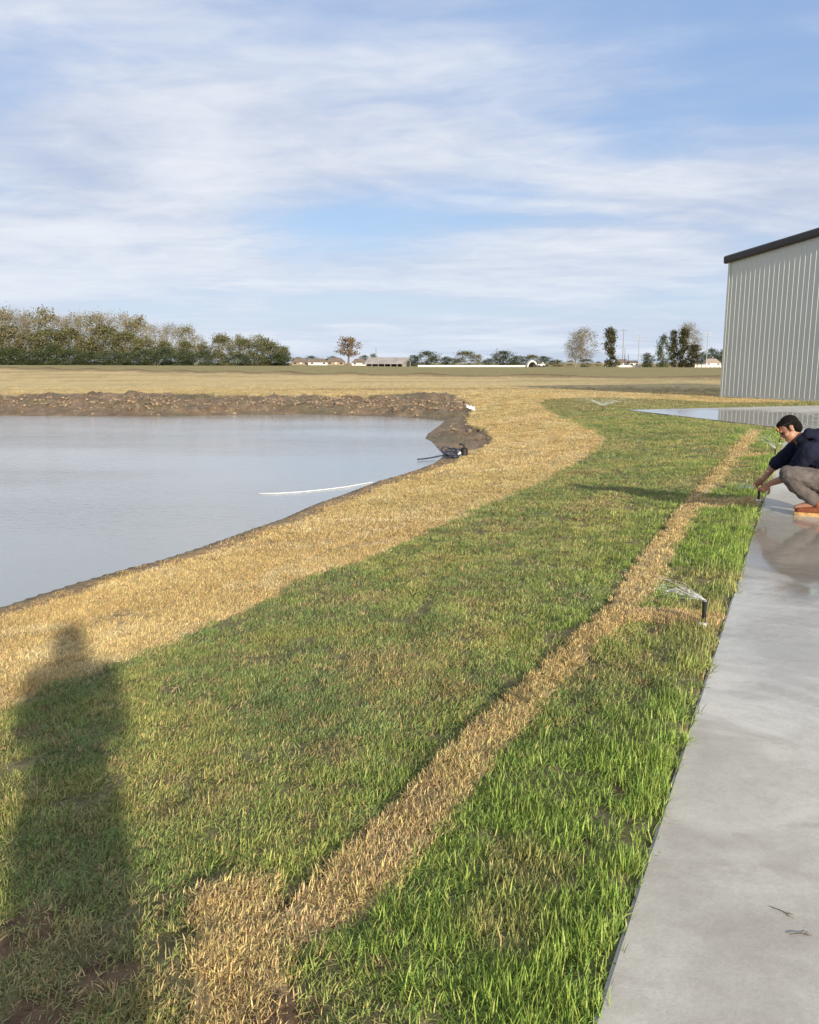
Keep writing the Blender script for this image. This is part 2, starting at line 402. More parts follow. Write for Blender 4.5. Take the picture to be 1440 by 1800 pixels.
# ------------------------------------------------------------------ pond water
wm = bpy.data.materials.new('murky_pond_water'); wm.use_nodes = True; nt = wm.node_tree; nt.nodes.clear()
o_ = N('ShaderNodeOutputMaterial'); p_ = N('ShaderNodeBsdfPrincipled'); L(p_.outputs[0], o_.inputs[0])
ge = N('ShaderNodeNewGeometry')
wn = noise_n(ge.outputs['Position'], 0.12, 3, 0.5)
L(mixc(mrange(wn, 0.35, 0.65), (0.32, 0.34, 0.335), (0.36, 0.37, 0.36)), p_.inputs['Base Color'])
p_.inputs['Roughness'].default_value = 0.06; p_.inputs['IOR'].default_value = 1.33; p_.inputs['Specular IOR Level'].default_value = 0.5
r1 = noise_n(mapping(ge.outputs['Position'], rot=(0, 0, 0.4), sc=(1, 2.2, 1)), 5.0, 4, 0.55, 0.4)
r2 = noise_n(mapping(ge.outputs['Position'], rot=(0, 0, 0.3), sc=(0.5, 1.2, 1)), 0.6, 3, 0.5, 0.3)
calm = mrange(noise_n(mapping(ge.outputs['Position'], sc=(0.35, 1, 1)), 0.16, 3, 0.5), 0.35, 0.6, 0.35, 1.0)
b1 = N('ShaderNodeBump'); b1.inputs['Distance'].default_value = 0.018
L(mth('MULTIPLY', calm, 0.5), b1.inputs['Strength']); L(mth('ADD', r1, mth('MULTIPLY', r2, 2.0)), b1.inputs['Height']); L(b1.outputs[0], p_.inputs['Normal'])
bm = bmesh.new()
cx_, cy_ = np.mean([p[0] for p in pond]), np.mean([p[1] for p in pond])
n_ = len(pond)
ring = []
for i in range(n_):
    p0, p1, p2 = Vector(pond[i - 1]), Vector(pond[i]), Vector(pond[(i + 1) % n_])
    t_ = ((p1 - p0).normalized() + (p2 - p1).normalized()).normalized(); nn = Vector((t_.y, -t_.x))
    if inpoly(np.array([p1.x + nn.x * .05]), np.array([p1.y + nn.y * .05]), pond)[0]: nn = -nn
    q = p1 + nn * 0.12
    ring.append(bm.verts.new((q.x, q.y, WATER)))
f_ = bm.faces.new(ring); bmesh.ops.triangulate(bm, faces=[f_])
bmesh.ops.recalc_face_normals(bm, faces=bm.faces[:])
if bm.faces[:][0].normal.z < 0: bmesh.ops.reverse_faces(bm, faces=bm.faces[:])
tag(link('pond_water', bm, wm), kind='structure')

# ------------------------------------------------------------------ concrete slab
sm = bpy.data.materials.new('trowelled_concrete'); sm.use_nodes = True; nt = sm.node_tree; nt.nodes.clear()
o_ = N('ShaderNodeOutputMaterial'); p_ = N('ShaderNodeBsdfPrincipled'); L(p_.outputs[0], o_.inputs[0])
ge = N('ShaderNodeNewGeometry'); PO = ge.outputs['Position']
c1 = noise_n(PO, 0.9, 6, 0.6, 0.8); c2 = noise_n(mapping(PO, rot=(0, 0, 0.5), sc=(1, 1.3, 1)), 1.9, 9, 0.66, 0.6); c3 = noise_n(PO, 85, 4, 0.7); c4 = noise_n(mapping(PO, rot=(0, 0, -0.5), sc=(0.6, 1.8, 1)), 0.8, 4, 0.5, 0.6)
cb = mixc(mrange(c1, 0.34, 0.66), (0.41, 0.39, 0.335), (0.56, 0.54, 0.47))
cb = mixc(mrange(c2, 0.46, 0.66, 0.0, 0.6), cb, (0.31, 0.28, 0.235))
cb = mixc(mrange(c3, 0.25, 0.75, 0.0, 0.32), cb, (0.24, 0.23, 0.21))
cb = mixc(mrange(c4, 0.56, 0.68, 0, 0.3), cb, (0.52, 0.50, 0.46))
c5 = noise_n(PO, 7.0, 8, 0.7, 1.2)
cb = mixc(mrange(c5, 0.42, 0.68, 0, 0.30), cb, (0.27, 0.25, 0.215))
wv = N('ShaderNodeTexWave', wave_type='RINGS', rings_direction='Z'); wv.inputs['Scale'].default_value = 2.2; wv.inputs['Distortion'].default_value = 9.0; wv.inputs['Detail'].default_value = 4; wv.inputs['Detail Scale'].default_value = 0.7
L(mapping(PO, loc=(-1.2, -3.0, 0)), wv.inputs[0])
cb = mixc(mth('MULTIPLY', mrange(wv.outputs['Fac'], 0.5, 0.95, 0, 0.22), mrange(c1, 0.4, 0.6)), cb, (0.60, 0.585, 0.54))
def wet_blob(cx, cy, rx, ry, lo=1.15, hi=0.7):
    m_ = mapping(PO, loc=(-cx, -cy, 0)); v = N('ShaderNodeVectorMath', operation='MULTIPLY'); L(m_, v.inputs[0]); v.inputs[1].default_value = (1 / rx, 1 / ry, 0)
    ln = N('ShaderNodeVectorMath', operation='LENGTH'); L(v.outputs[0], ln.inputs[0])
    return mrange(mth('ADD', ln.outputs['Value'], mth('MULTIPLY', mth('SUBTRACT', noise_n(PO, 1.6, 5, 0.6, 0.5), 0.5), 1.6)), hi, lo, 1, 0)
wp = at_z(1420, 955, 0.03); wp2 = at_z(1225, 730, 0.03); wp3 = at_z(1400, 1060, 0.03)
wet = mth('MAXIMUM', wet_blob(wp[0], wp[1], 1.25, 1.9), wet_blob(wp2[0] - 1, wp2[1] - 0.5, 5.5, 5.0))
damp = mth('MULTIPLY', wet_blob(wp3[0], wp3[1], 1.8, 2.6, 1.3, 0.5), 0.65)
cb = mixc(mth('MULTIPLY', wet, 0.62), cb, (0.15, 0.118, 0.085))
L(cb, p_.inputs['Base Color'])
wd = mth('MAXIMUM', wet, damp)
L(mrange(wd, 0, 1, 0.58, 0.06, False), p_.inputs['Roughness'])
p_.inputs['Specular IOR Level'].default_value = 0.5
bp_ = N('ShaderNodeBump'); bp_.inputs['Distance'].default_value = 0.006
L(mrange(wet, 0, 1, 0.16, 0.02, False), bp_.inputs['Strength']); L(mth('ADD', c3, mth('MULTIPLY', c2, 2)), bp_.inputs['Height']); L(bp_.outputs[0], p_.inputs['Normal'])
bm = bmesh.new()
top = [bm.verts.new((x, y, 0.03)) for x, y in slab_poly]
f_ = bm.faces.new(top)
if f_.normal.z < 0: f_.normal_flip()
ex = bmesh.ops.extrude_face_region(bm, geom=[f_])
bmesh.ops.translate(bm, verts=[v for v in ex['geom'] if isinstance(v, bmesh.types.BMVert)], vec=(0, 0, -0.14))
bmesh.ops.recalc_face_normals(bm, faces=bm.faces[:])
bmesh.ops.bevel(bm, geom=[e for e in bm.edges if all(v.co.z > 0 for v in e.verts)], offset=0.012, segments=2, affect='EDGES')
tag(link('concrete_slab', bm, sm), kind='structure')

# ------------------------------------------------------------------ grass: tuft meshes + one scatter object per kind of cover
def blade_material(name, dry):
    global nt
    m = bpy.data.materials.new(name); m.use_nodes = True; nt = m.node_tree; nt.nodes.clear()
    o = N('ShaderNodeOutputMaterial')
    ti = N('ShaderNodeAttribute', attribute_name='tint', attribute_type='INSTANCER'); bl = N('ShaderNodeAttribute', attribute_name='shade_of_blade')
    mu_ = N('ShaderNodeMix', data_type='RGBA', blend_type='MULTIPLY'); mu_.inputs[0].default_value = 1
    L(ti.outputs['Color'], mu_.inputs[6]); L(bl.outputs['Color'], mu_.inputs[7])
    p = N('ShaderNodeBsdfPrincipled'); L(mu_.outputs[2], p.inputs['Base Color'])
    p.inputs['Roughness'].default_value = 0.55 if not dry else 0.7; p.inputs['Specular IOR Level'].default_value = 0.28
    tr = N('ShaderNodeBsdfTranslucent'); L(mu_.outputs[2], tr.inputs[0])
    mxs = N('ShaderNodeMixShader'); mxs.inputs[0].default_value = 0.26 if not dry else 0.15
    L(p.outputs[0], mxs.inputs[1]); L(tr.outputs[0], mxs.inputs[2]); L(mxs.outputs[0], o.inputs[0])
    return m
GM = blade_material('grass_blade', False); SMt = blade_material('dry_blade', True)
def tuft(name, nb, rad, len0, len1, wid, flat, mat, seed, dryfrac=0.0):
    g = np.random.default_rng(seed)
    V, F, C = [], [], []
    for i in range(nb):
        a = g.uniform(0, 2 * np.pi); rr_ = rad * math.sqrt(g.uniform())
        bx, by = rr_ * math.cos(a), rr_ * math.sin(a)
        ln = g.uniform(len0, len1); h = g.uniform(0, 2 * np.pi)
        lean = g.uniform(0.05, 0.75) if g.uniform() > flat else g.uniform(0.9, 1.45)
        curl = g.uniform(0.1, 0.9)
        w_ = wid * g.uniform(0.7, 1.25)
        twist = g.uniform(0, np.pi)
        side = np.array([math.cos(h + np.pi / 2 + twist * 0.3), math.sin(h + np.pi / 2 + twist * 0.3), 0.25 * math.sin(twist)])
        pos = np.array([bx, by, -0.008]); an = lean * 0.4
        ctr = [pos.copy()]; k = 3
        for s_ in range(k):
            an = min(an + (lean * 0.6 + curl * 0.55) / k, 1.75)
            pos = pos + ln / k * np.array([math.sin(an) * math.cos(h), math.sin(an) * math.sin(h), math.cos(an)]); pos[2] = max(pos[2], 0.004)
            ctr.append(pos.copy())
        ws = [0.75, 1.0, 0.72]
        base = len(V)
        for q, ww in zip(ctr[:3], ws): V.append(q - side * w_ * ww / 2); V.append(q + side * w_ * ww / 2)
        V.append(ctr[3])
        F += [(base, base + 1, base + 3), (base, base + 3, base + 2), (base + 2, base + 3, base + 5), (base + 2, base + 5, base + 4), (base + 4, base + 5, base + 6)]
        br = g.uniform(0.5, 1.5)
        cc_ = np.array([br, br, br]) * g.uniform(0.9, 1.1, 3)
        if g.uniform() < dryfrac: cc_ = np.array([2.1, 1.6, 2.0]) * g.uniform(0.65, 1.1)
        C += [np.append(cc_, 1)] * 7
    me = np_mesh(name, V, F); me.materials.append(mat)
    ca_ = me.color_attributes.new('shade_of_blade', 'FLOAT_COLOR', 'POINT'); ca_.data.foreach_set('color', np.array(C, np.float32).ravel())
    return bpy.data.objects.new(name, me)
def tuft_set(name, n, **k):
    c_ = bpy.data.collections.new(name)
    for i in range(n): c_.objects.link(tuft(f'{name}_{i}', seed=100 + i * 7 + len(name), **k))
    return c_
T_GREEN = tuft_set('lawn_tufts', 6, nb=28, rad=0.052, len0=0.018, len1=0.048, wid=0.0035, flat=0.74, mat=GM, dryfrac=0.20)
T_LUSH = tuft_set('lush_tufts', 6, nb=25, rad=0.047, len0=0.024, len1=0.064, wid=0.0037, flat=0.58, mat=GM, dryfrac=0.10)
T_STRAW = tuft_set('straw_tufts', 6, nb=32, rad=0.052, len0=0.018, len1=0.046, wid=0.0035, flat=0.74, mat=SMt)

def scatter(name, label, cat, coll, nvar, x, y, z, tint, sxy, sz):
    n = len(x)
    me = bpy.data.meshes.new(name); me.vertices.add(n)
    me.vertices.foreach_set('co', np.stack([x, y, z], -1).astype(np.float32).ravel())
    def attr(nm, ty, arr, f):
        at_ = me.attributes.new(nm, ty, 'POINT'); at_.data.foreach_set(f, np.ascontiguousarray(arr).ravel())
    rot = np.stack([NP.uniform(-.12, .12, n), NP.uniform(-.12, .12, n), NP.uniform(0, 6.283, n)], -1).astype(np.float32)
    attr('rot', 'FLOAT_VECTOR', rot, 'vector'); attr('scl', 'FLOAT_VECTOR', np.stack([sxy, sxy, sz], -1).astype(np.float32), 'vector')
    attr('idx', 'INT', NP.integers(0, nvar, n).astype(np.int32), 'value')
    attr('tint', 'FLOAT_COLOR', np.concatenate([tint, np.ones((n, 1))], 1).astype(np.float32), 'color')
    o = bpy.data.objects.new(name, me); COL.objects.link(o); tag(o, label, cat, kind='stuff')
    ng = bpy.data.node_groups.new(name + '_nodes', 'GeometryNodeTree')
    ng.interface.new_socket('Geometry', in_out='INPUT', socket_type='NodeSocketGeometry'); ng.interface.new_socket('Geometry', in_out='OUTPUT', socket_type='NodeSocketGeometry')
    nn = ng.nodes; gi = nn.new('NodeGroupInput'); go = nn.new('NodeGroupOutput')
    ci = nn.new('GeometryNodeCollectionInfo'); ci.inputs[0].default_value = coll; ci.inputs['Separate Children'].default_value = True; ci.inputs['Reset Children'].default_value = True
    ip = nn.new('GeometryNodeInstanceOnPoints'); ip.inputs['Pick Instance'].default_value = True
    mp = nn.new('GeometryNodeMeshToPoints'); ng.links.new(gi.outputs[0], mp.inputs[0])
    ng.links.new(mp.outputs[0], ip.inputs['Points']); ng.links.new(ci.outputs[0], ip.inputs['Instance'])
    def na(nm, ty):
        q = nn.new('GeometryNodeInputNamedAttribute'); q.data_type = ty; q.inputs[0].default_value = nm; return q.outputs[0]
    er = nn.new('FunctionNodeEulerToRotation'); ng.links.new(na('rot', 'FLOAT_VECTOR'), er.inputs[0])
    ng.links.new(er.outputs[0], ip.inputs['Rotation']); ng.links.new(na('scl', 'FLOAT_VECTOR'), ip.inputs['Scale']); ng.links.new(na('idx', 'INT'), ip.inputs['Instance Index'])
    ng.links.new(ip.outputs[0], go.inputs[0])
    md = o.modifiers.new('scatter', 'NODES'); md.node_group = ng
    return o
xs, ys, ss = [], [], []
for r0, r1, dens, sc_ in ((1.0, 3.2, 1500, 0.92), (3.2, 5.5, 1050, 0.95), (5.5, 9, 560, 1.08), (9, 15, 230, 1.5), (15, 25, 90, 2.1), (25, 40, 36, 3.0), (40, 60, 14, 4.0)):
    half = R(44 if r0 < 9 else 38)
    n = int(dens * half * (r1 * r1 - r0 * r0))
    rr_ = np.sqrt(NP.uniform(r0 * r0, r1 * r1, n)); aa = NP.uniform(-half, half, n)
    xs.append(rr_ * np.sin(aa)); ys.append(rr_ * np.cos(aa)); ss.append(np.full(n, sc_))
X, Y, SC = map(np.concatenate, (xs, ys, ss))
m = masks(X, Y)
Z = ground_height(X, Y, m); TC = region_colour(X, Y, m)
u = slab_u(X, Y)
keep = ~m['mud'] & ~m['slab'] & ((u > 0.012) | (Y > Cn[1]))
keep &= NP.uniform(size=len(X)) < sstep(62, 34, m['r'])
gap = (seg_dist(X, Y, tr_left, False) < 0.030 * vnoise(X * 5, Y * 5, 77) + 0.012) & (m['r'] < 14)
bare = (fbm(X * 2.3, Y * 2.3, 61, 3) > 0.70) & (NP.uniform(size=len(X)) < 0.75) & (m['r'] < 9) & ~m['trench'] & (u > 0.45)
for (bx, by, br) in bare_spots:
    keep &= ~((np.hypot(X - bx, Y - by) / br + (fbm(X * 9, Y * 9, 91, 3) - 0.5) * 0.9 < 0.95) & (NP.uniform(size=len(X)) < 0.66))
keep &= ~gap & ~bare
hol = fbm(X * 7.5, Y * 7.5, 95, 3)
keep &= ~((hol < 0.44) & (NP.uniform(size=len(X)) < 0.45) & (m['r'] < 9) & m['lawn'])
keep &= ~((fbm(X * 3.1, Y * 3.1, 97, 3) < 0.40) & (NP.uniform(size=len(X)) < 0.5) & (u < 1.6) & (m['r'] < 7) & m['lawn'] & ~m['trench'])
litter = m['mud'] & ~m['ins'] & (m['d'] > 0.05) & (Y < 19) & (NP.uniform(size=len(X)) < 0.42 * sstep(0.0, 0.4, m['d']))
TC[litter] = np.array((0.42, 0.30, 0.15))
keep |= litter
straw = keep & (~m['lawn'] | m['trench'])
lush_p = sstep(1.9, 0.15, u) * (Y < Cn[1] + 1) * sstep(0.62, 0.42, fbm(X * 0.9, Y * 0.9, 41, 4)) + 0.9 * sstep(0.45, 0.1, u)
lush = keep & ~straw & (NP.uniform(size=len(X)) < lush_p * 0.7)
green = keep & ~straw & ~lush
TC = TC * NP.uniform(0.82, 1.18, (len(X), 1))
# scattered dry and brown tufts in the lawn
dr = green & (NP.uniform(size=len(X)) < 0.11 + 0.12 * sstep(0.52, 0.72, fbm(X * 0.9, Y * 0.9, 41, 4)))
TC[dr] = np.array((0.46, 0.35, 0.165)) * NP.uniform(0.6, 1.15, (dr.sum(), 1))
green &= ~dr
vz = NP.uniform(0.7, 1.3, len(X)) * (0.72 + 0.62 * hol); far_h = 1 + 0.18 * np.maximum(SC - 1, 0)
edge_tall = 1 + 0.45 * sstep(0.35, 0.05, u)
st = straw | dr
def put(nm, label, cat, coll, k, hs): scatter(nm, label, cat, coll, 6, X[k], Y[k], Z[k], TC[k], SC[k] * NP.uniform(.85, 1.15, k.sum()), vz[k] * far_h[k] * hs[k])
one = np.ones(len(X))
put('lawn_grass', 'short green turf grass of the new lawn', 'grass', T_GREEN, green, one)
put('lush_grass', 'longer bright green grass along the concrete edge', 'grass', T_LUSH, lush, edge_tall)
put('dry_sod', 'dormant golden straw sod by the pond and over the trench', 'grass', T_STRAW, st, one)

# ------------------------------------------------------------------ metal building
M_WALL = material('ash_grey_metal_panel', (0.50, 0.525, 0.495), 0.45, 0.06, 0.6, spec=0.4)
M_TRIM = material('dark_bronze_trim', (0.022, 0.022, 0.026), 0.35, 0.2, 3, spec=0.5)
M_ROOF = material('metal_roof_sheet', (0.30, 0.31, 0.31), 0.4, 0.15, 1)
A2 = Vector(at_z(1268, 698, 0.0))
# the wall is turned so that the low sun just grazes it
wa = math.atan2(to_sun.y, to_sun.x) + math.asin(0.045)
wd_ = Vector((math.cos(wa), math.sin(wa)))
def wall_top(px, py):
    """height at which the sight line through (px, py) meets the wall plane, and how far along the wall"""
    d = ray(px, py); nrm = Vector((-wd_.y, wd_.x)); t = A2.dot(nrm) / (d.x * nrm.x + d.y * nrm.y)
    return CAM_H + d.z * t, (Vector((d.x * t, d.y * t)) - A2).dot(wd_)
z_a, x_a = wall_top(1284, 461); z_b, x_b = wall_top(1440, 415)
slope = (z_b - z_a) / (x_b - x_a); eave = z_a - slope * x_a
def EV(x): return eave + slope * x
bld = empty('metal_building', (A2.x, A2.y, 0), wa)
tag(bld, 'pale grey ribbed metal building with dark roof trim beside the slab', 'building')
# local x runs along the wall towards the viewer, local -y faces the lawn
nvis = 18.0; PW = 3 * x_b / nvis; NPAN = 9; WL = PW * NPAN
for i in range(NPAN):
    prof = []
    for k in range(3):
        x0 = k * PW / 3; f = PW / 3
        prof += [(x0, 0), (x0 + f * 0.42, 0), (x0 + f * 0.42 + 0.016, -0.026), (x0 + f * 0.42 + 0.04, -0.026), (x0 + f * 0.42 + 0.056, 0)]
    prof.append((PW - 0.002, 0)); xo = 0.10 + i * PW
    bm = bmesh.new(); lo = [bm.verts.new((x, y, 0.10)) for x, y in prof]; hi = [bm.verts.new((x, y, EV(xo + x))) for x, y in prof]
    for j in range(len(prof) - 1): bm.faces.new((lo[j], lo[j + 1], hi[j + 1], hi[j]))
    link('wall_panel', bm, M_WALL, bld, (xo, -0.03, 0))
BD = 16.0; XE = WL + 0.25
def wedge(x0, x1, y0, y1, z0, dz, nm, mt, zb=None):
    bm = bmesh.new(); vv = box(bm, x0, x1, y0, y1, z0, z0 + 1)
    for v in vv[4:]: v.co.z = EV(v.co.x) + dz
    if zb is not None:
        for v in vv[:4]: v.co.z = EV(v.co.x) + zb
    return link(nm, bm, mt, bld)
wedge(0.0, XE, 0.0, BD, 0.0, -0.02, 'wall_core', M_WALL)
wedge(-0.03, 0.09, -0.07, 0.14, 0.03, -0.01, 'corner_trim', M_WALL)
bm = bmesh.new(); box(bm, -0.02, XE, -0.05, -0.004, 0.02, 0.10); link('base_trim', bm, M_WALL, bld)
bm = bmesh.new()
g0 = [(-0.17, -0.03), (-0.21, 0.03), (-0.22, 0.24), (-0.17, 0.30), (0.0, 0.33), (0.0, -0.03)]
ga = [bm.verts.new((-0.20, y, EV(-0.2) + z)) for y, z in g0]; gb = [bm.verts.new((XE + 0.2, y, EV(XE + 0.2) + z)) for y, z in g0]
for i in range(6): bm.faces.new((ga[i], ga[(i + 1) % 6], gb[(i + 1) % 6], gb[i]))
bm.faces.new(ga[::-1]); bm.faces.new(gb)
bmesh.ops.recalc_face_normals(bm, faces=bm.faces[:]); bmesh.ops.bevel(bm, geom=bm.edges[:], offset=0.015, segments=2, affect='EDGES')
link('roof_trim', bm, M_TRIM, bld)
wedge(-0.2, XE + 0.2, 0.002, BD + 0.2, 1, 0.32, 'roof', M_ROOF, 0.0)

# ------------------------------------------------------------------ distant things
def gz1(x, y): return float(ground_height(np.array([x]), np.array([y]))[0])
def spot(px, dist):
    """point on the ground seen under column px at forward distance dist"""
    depth = dist * cp + CAM_H * sp
    x = (px - 720) / FPX * depth
    return Vector((x, dist, gz1(x, dist)))
def px2m(n, dist): return n / FPX * (dist * cp)

M_BARK = material('bark_grey', (0.20, 0.165, 0.125), 0.9, 0.4, 2)
M_BARKP = material('bark_pale', (0.36, 0.33, 0.28), 0.9, 0.3, 2)
def leafmat(name, c1, c2):
    global nt
    m = bpy.data.materials.new(name); m.use_nodes = True; nt = m.node_tree; nt.nodes.clear()
    o = N('ShaderNodeOutputMaterial'); p = N('ShaderNodeBsdfPrincipled'); tr = N('ShaderNodeBsdfTranslucent'); mx = N('ShaderNodeMixShader')
    tcn = N('ShaderNodeTexCoord'); at_ = N('ShaderNodeAttribute', attribute_name='leaf')
    f = mth('ADD', mth('MULTIPLY', noise_n(tcn.outputs['Object'], 0.45, 3, 0.6), 0.7), mth('MULTIPLY', at_.outputs['Fac'], 0.6))
    cl = mixc(mrange(f, 0.35, 0.9), c1, c2)
    L(cl, p.inputs['Base Color']); L(cl, tr.inputs[0]); p.inputs['Roughness'].default_value = 0.7; p.inputs['Specular IOR Level'].default_value = 0.2
    mx.inputs[0].default_value = 0.2; L(p.outputs[0], mx.inputs[1]); L(tr.outputs[0], mx.inputs[2]); L(mx.outputs[0], o.inputs[0])
    return m
LM = dict(dark=leafmat('foliage_dark', (0.040, 0.055, 0.024), (0.085, 0.105, 0.045)),
          mid=leafmat('foliage_olive', (0.085, 0.092, 0.036), (0.165, 0.160, 0.068)),
          yellow=leafmat('foliage_yellowing', (0.15, 0.135, 0.06), (0.25, 0.215, 0.105)),
          twig=leafmat('twig_haze', (0.165, 0.145, 0.09), (0.26, 0.23, 0.15)),
          rust=leafmat('foliage_rust', (0.14, 0.085, 0.04), (0.22, 0.15, 0.075)),
          ivy=leafmat('foliage_ivy_brown', (0.040, 0.050, 0.020), (0.105, 0.095, 0.042)))
def crown_mesh(name, H, W_, base, n, leaf, mat, seed, prof='round', clumps=26, tight=0.16):
    """leaf faces in clumps through an uneven crown of height H, width W_, starting at base (fraction)"""
    g = np.random.default_rng(seed)
    cs = []
    while len(cs) < clumps:
        t = g.uniform(0, 1); a_ = g.uniform(0, 2 * np.pi); q = math.sqrt(g.uniform(0.02, 1))
        if prof == 'round': rad = 0.5 * W_ * math.sin(math.pi * min(1, 0.12 + 0.86 * t)) ** 0.55
        elif prof == 'column': rad = 0.5 * W_ * (1 - 0.45 * t)
        elif prof == 'cone': rad = 0.5 * W_ * (1.05 - 0.9 * t)
        else: rad = 0.5 * W_ * (0.55 + 0.45 * t)      # vase
        cs.append((rad * q * math.cos(a_), rad * q * math.sin(a_), H * (base + (1 - base) * t * 0.97), g.uniform(0.6, 1.3)))
    cs = np.array(cs)
    k = g.integers(0, clumps, n)
    sd = tight * W_ * cs[k, 3]
    c_ = cs[k, :3] + g.normal(0, 1, (n, 3)) * np.stack([sd, sd, sd * 0.75], -1) * 0.6
    c_[:, 2] = np.where(c_[:, 2] < H * base * 0.7 - 0.3, H * g.uniform(base * 0.7, base + 0.2, n), c_[:, 2])
    d1 = g.normal(0, 1, (n, 3)); d1 /= np.linalg.norm(d1, axis=1, keepdims=True)
    d2 = np.cross(d1, g.normal(0, 1, (n, 3))); d2 /= np.linalg.norm(d2, axis=1, keepdims=True)
    s1 = leaf * g.uniform(0.5, 1.4, (n, 1)); s2 = s1 * g.uniform(0.35, 0.8, (n, 1))
    V = np.stack([c_ - d1 * s1, c_ - d2 * s2, c_ + d1 * s1, c_ + d2 * s2], 1).reshape(-1, 3)
    me = np_mesh(name, V, np.arange(4 * n).reshape(n, 4)); me.materials.append(mat)
    at_ = me.attributes.new('leaf', 'FLOAT', 'POINT'); at_.data.foreach_set('value', np.repeat(g.uniform(0, 1, n), 4).astype(np.float32))
    return me
def branch_mesh(name, H, W_, mat, seed, levels=4, r0=None, spread=0.55, thin=0.04, straight=0.3, kids=(3, 5), lean=0.0):
    g = random.Random(seed); b = bmesh.new(); r0 = r0 or H * 0.018
    def grow(p, d, ln, r, lv):
        q = p; pts = [p.copy()]; rd = [r]
        seg = 3 if lv < 2 else 2
        for i in range(seg):
            d = (d + Vector((g.uniform(-1, 1), g.uniform(-1, 1), g.uniform(-0.2, 0.7))) * (0.14 if lv else 0.07)).normalized()
            q = q + d * ln / seg; pts.append(q.copy()); rd.append(max(thin * 0.5, r * (1 - 0.55 * (i + 1) / seg)))
        tube(b, pts, rd, 6 if lv == 0 else (4 if lv < 3 else 3), cap=False)
        if lv >= levels: return
        for k in range(g.randint(*kids)):
            t = g.uniform(0.35, 1.0) if lv else g.uniform(straight, 1.0)
            i = min(seg - 1, int(t * seg)); f = t * seg - i
            s = pts[i].lerp(pts[i + 1], f)
            a_ = g.uniform(0, 2 * math.pi); side = Vector((math.cos(a_), math.sin(a_), 0))
            nd = (d * g.uniform(0.5, 1.0) + side * spread * g.uniform(0.7, 1.5) + Vector((0, 0, 0.25))).normalized()
            grow(s, nd, ln * g.uniform(0.5, 0.75), max(thin * 0.6, r * 0.5), lv + 1)
    grow(Vector((0, 0, -0.3)), Vector((lean, 0, 1)).normalized(), H * 0.52, r0, 0)
    zs = max(v.co.z for v in b.verts); ws = max(1e-3, max(max(abs(v.co.x), abs(v.co.y)) for v in b.verts))
    kz = H / zs; kx = min(1.6, W_ / 2 / ws) if W_ else 1
    for v in b.verts: v.co = Vector((v.co.x * kx, v.co.y * kx, v.co.z * kz if v.co.z > 0 else v.co.z))
    me = bpy.data.meshes.new(name); b.to_mesh(me); b.free(); me.materials.append(mat)
    return me
def tree_at(name, loc, trunk, crown, label, cat, group, rz, sc, scz=None):
    e = empty(name, loc, rz); e.scale = (sc, sc, scz or sc); tag(e, label, cat, group)
    if trunk: link('trunk', trunk, None, e)
    if crown: link('crown', crown, None, e)
    return e
def dense(v, H=10, W_=8, mat='mid', seed=1, n=2600, leaf=0.30, base=0.12, prof='round', clumps=30, tight=0.15):
    return (branch_mesh('branches', H * 0.85, W_ * 0.7, M_BARK, seed, 3), crown_mesh('foliage', H, W_, base, n, leaf, LM[mat], seed, prof, clumps, tight))
V_dark = [dense(0, mat='dark', seed=s, W_=9, base=0.0, n=4200, leaf=0.24, clumps=60, tight=0.17) for s in (1, 2)]
V_mid = [dense(0, mat='mid', seed=s, W_=8, base=0.03, n=3400, leaf=0.22, clumps=55, tight=0.16) for s in (3, 4, 5)]
V_yel = [dense(0, mat='yellow', seed=s, W_=7, base=0.18, n=3600, leaf=0.16, prof='round', clumps=80, tight=0.17) for s in (6, 7)]
V_twig = [(branch_mesh('branches', 10, 7, M_BARKP, s, 5, spread=0.6, thin=0.035, kids=(3, 4)), crown_mesh('twigs', 10, 7.6, 0.22, 4600, 0.11, LM['twig'], s, 'round', 90, 0.15)) for s in (8, 9, 10)]
V_ivy = [dense(0, mat='ivy', seed=s, W_=3.2, base=0.0, n=3600, leaf=0.20, prof='column', clumps=70, tight=0.24) for s in (12, 13)]

# the wood on the left: a back row of tall thinning trees, a front row of dense greens
GW = 'trees of the wood beyond the pond'
def top_y(px): return float(np.interp(px, [-60, 0, 95, 112, 130, 175, 190, 240, 262, 330, 345, 372, 385, 470, 488, 505, 515], [545, 547, 550, 560, 553, 558, 550, 553, 568, 574, 590, 596, 588, 588, 598, 612, 626]))
ORD = ['leftmost', 'second', 'third', 'fourth', 'fifth', 'sixth', 'seventh', 'eighth', 'ninth', 'tenth', 'eleventh', 'twelfth', 'thirteenth', 'fourteenth', 'fifteenth', 'sixteenth', 'seventeenth', 'eighteenth', 'nineteenth', 'twentieth', 'twenty-first', 'twenty-second']
def nth(i, s): return f'leftmost {s}' if i == 0 else f'{ORD[i]} from the left of {s}'
back = list(range(-22, 350, 27)) + [352, 392, 422, 448]
for i, px in enumerate(back):
    D = 262 + rnd.uniform(-10, 14); s = spot(px, D); base_py = 641
    Hh = px2m(base_py - top_y(px) + rnd.uniform(-5, 3), D) * 1.03
    kind = V_twig if i % 3 != 1 else V_yel
    t, c_ = kind[i % len(kind)]
    tree_at('thinning_tree', s, t, c_, ('leftmost' if i == 0 else ORD[i] + ' from the left') + ' of the tall thin-leaved trees at the back of the wood', 'tree', GW, rnd.uniform(0, 6), Hh / 10 * 0.9, Hh / 10)
mid_row = list(range(-15, 500, 34)) + [478, 497]
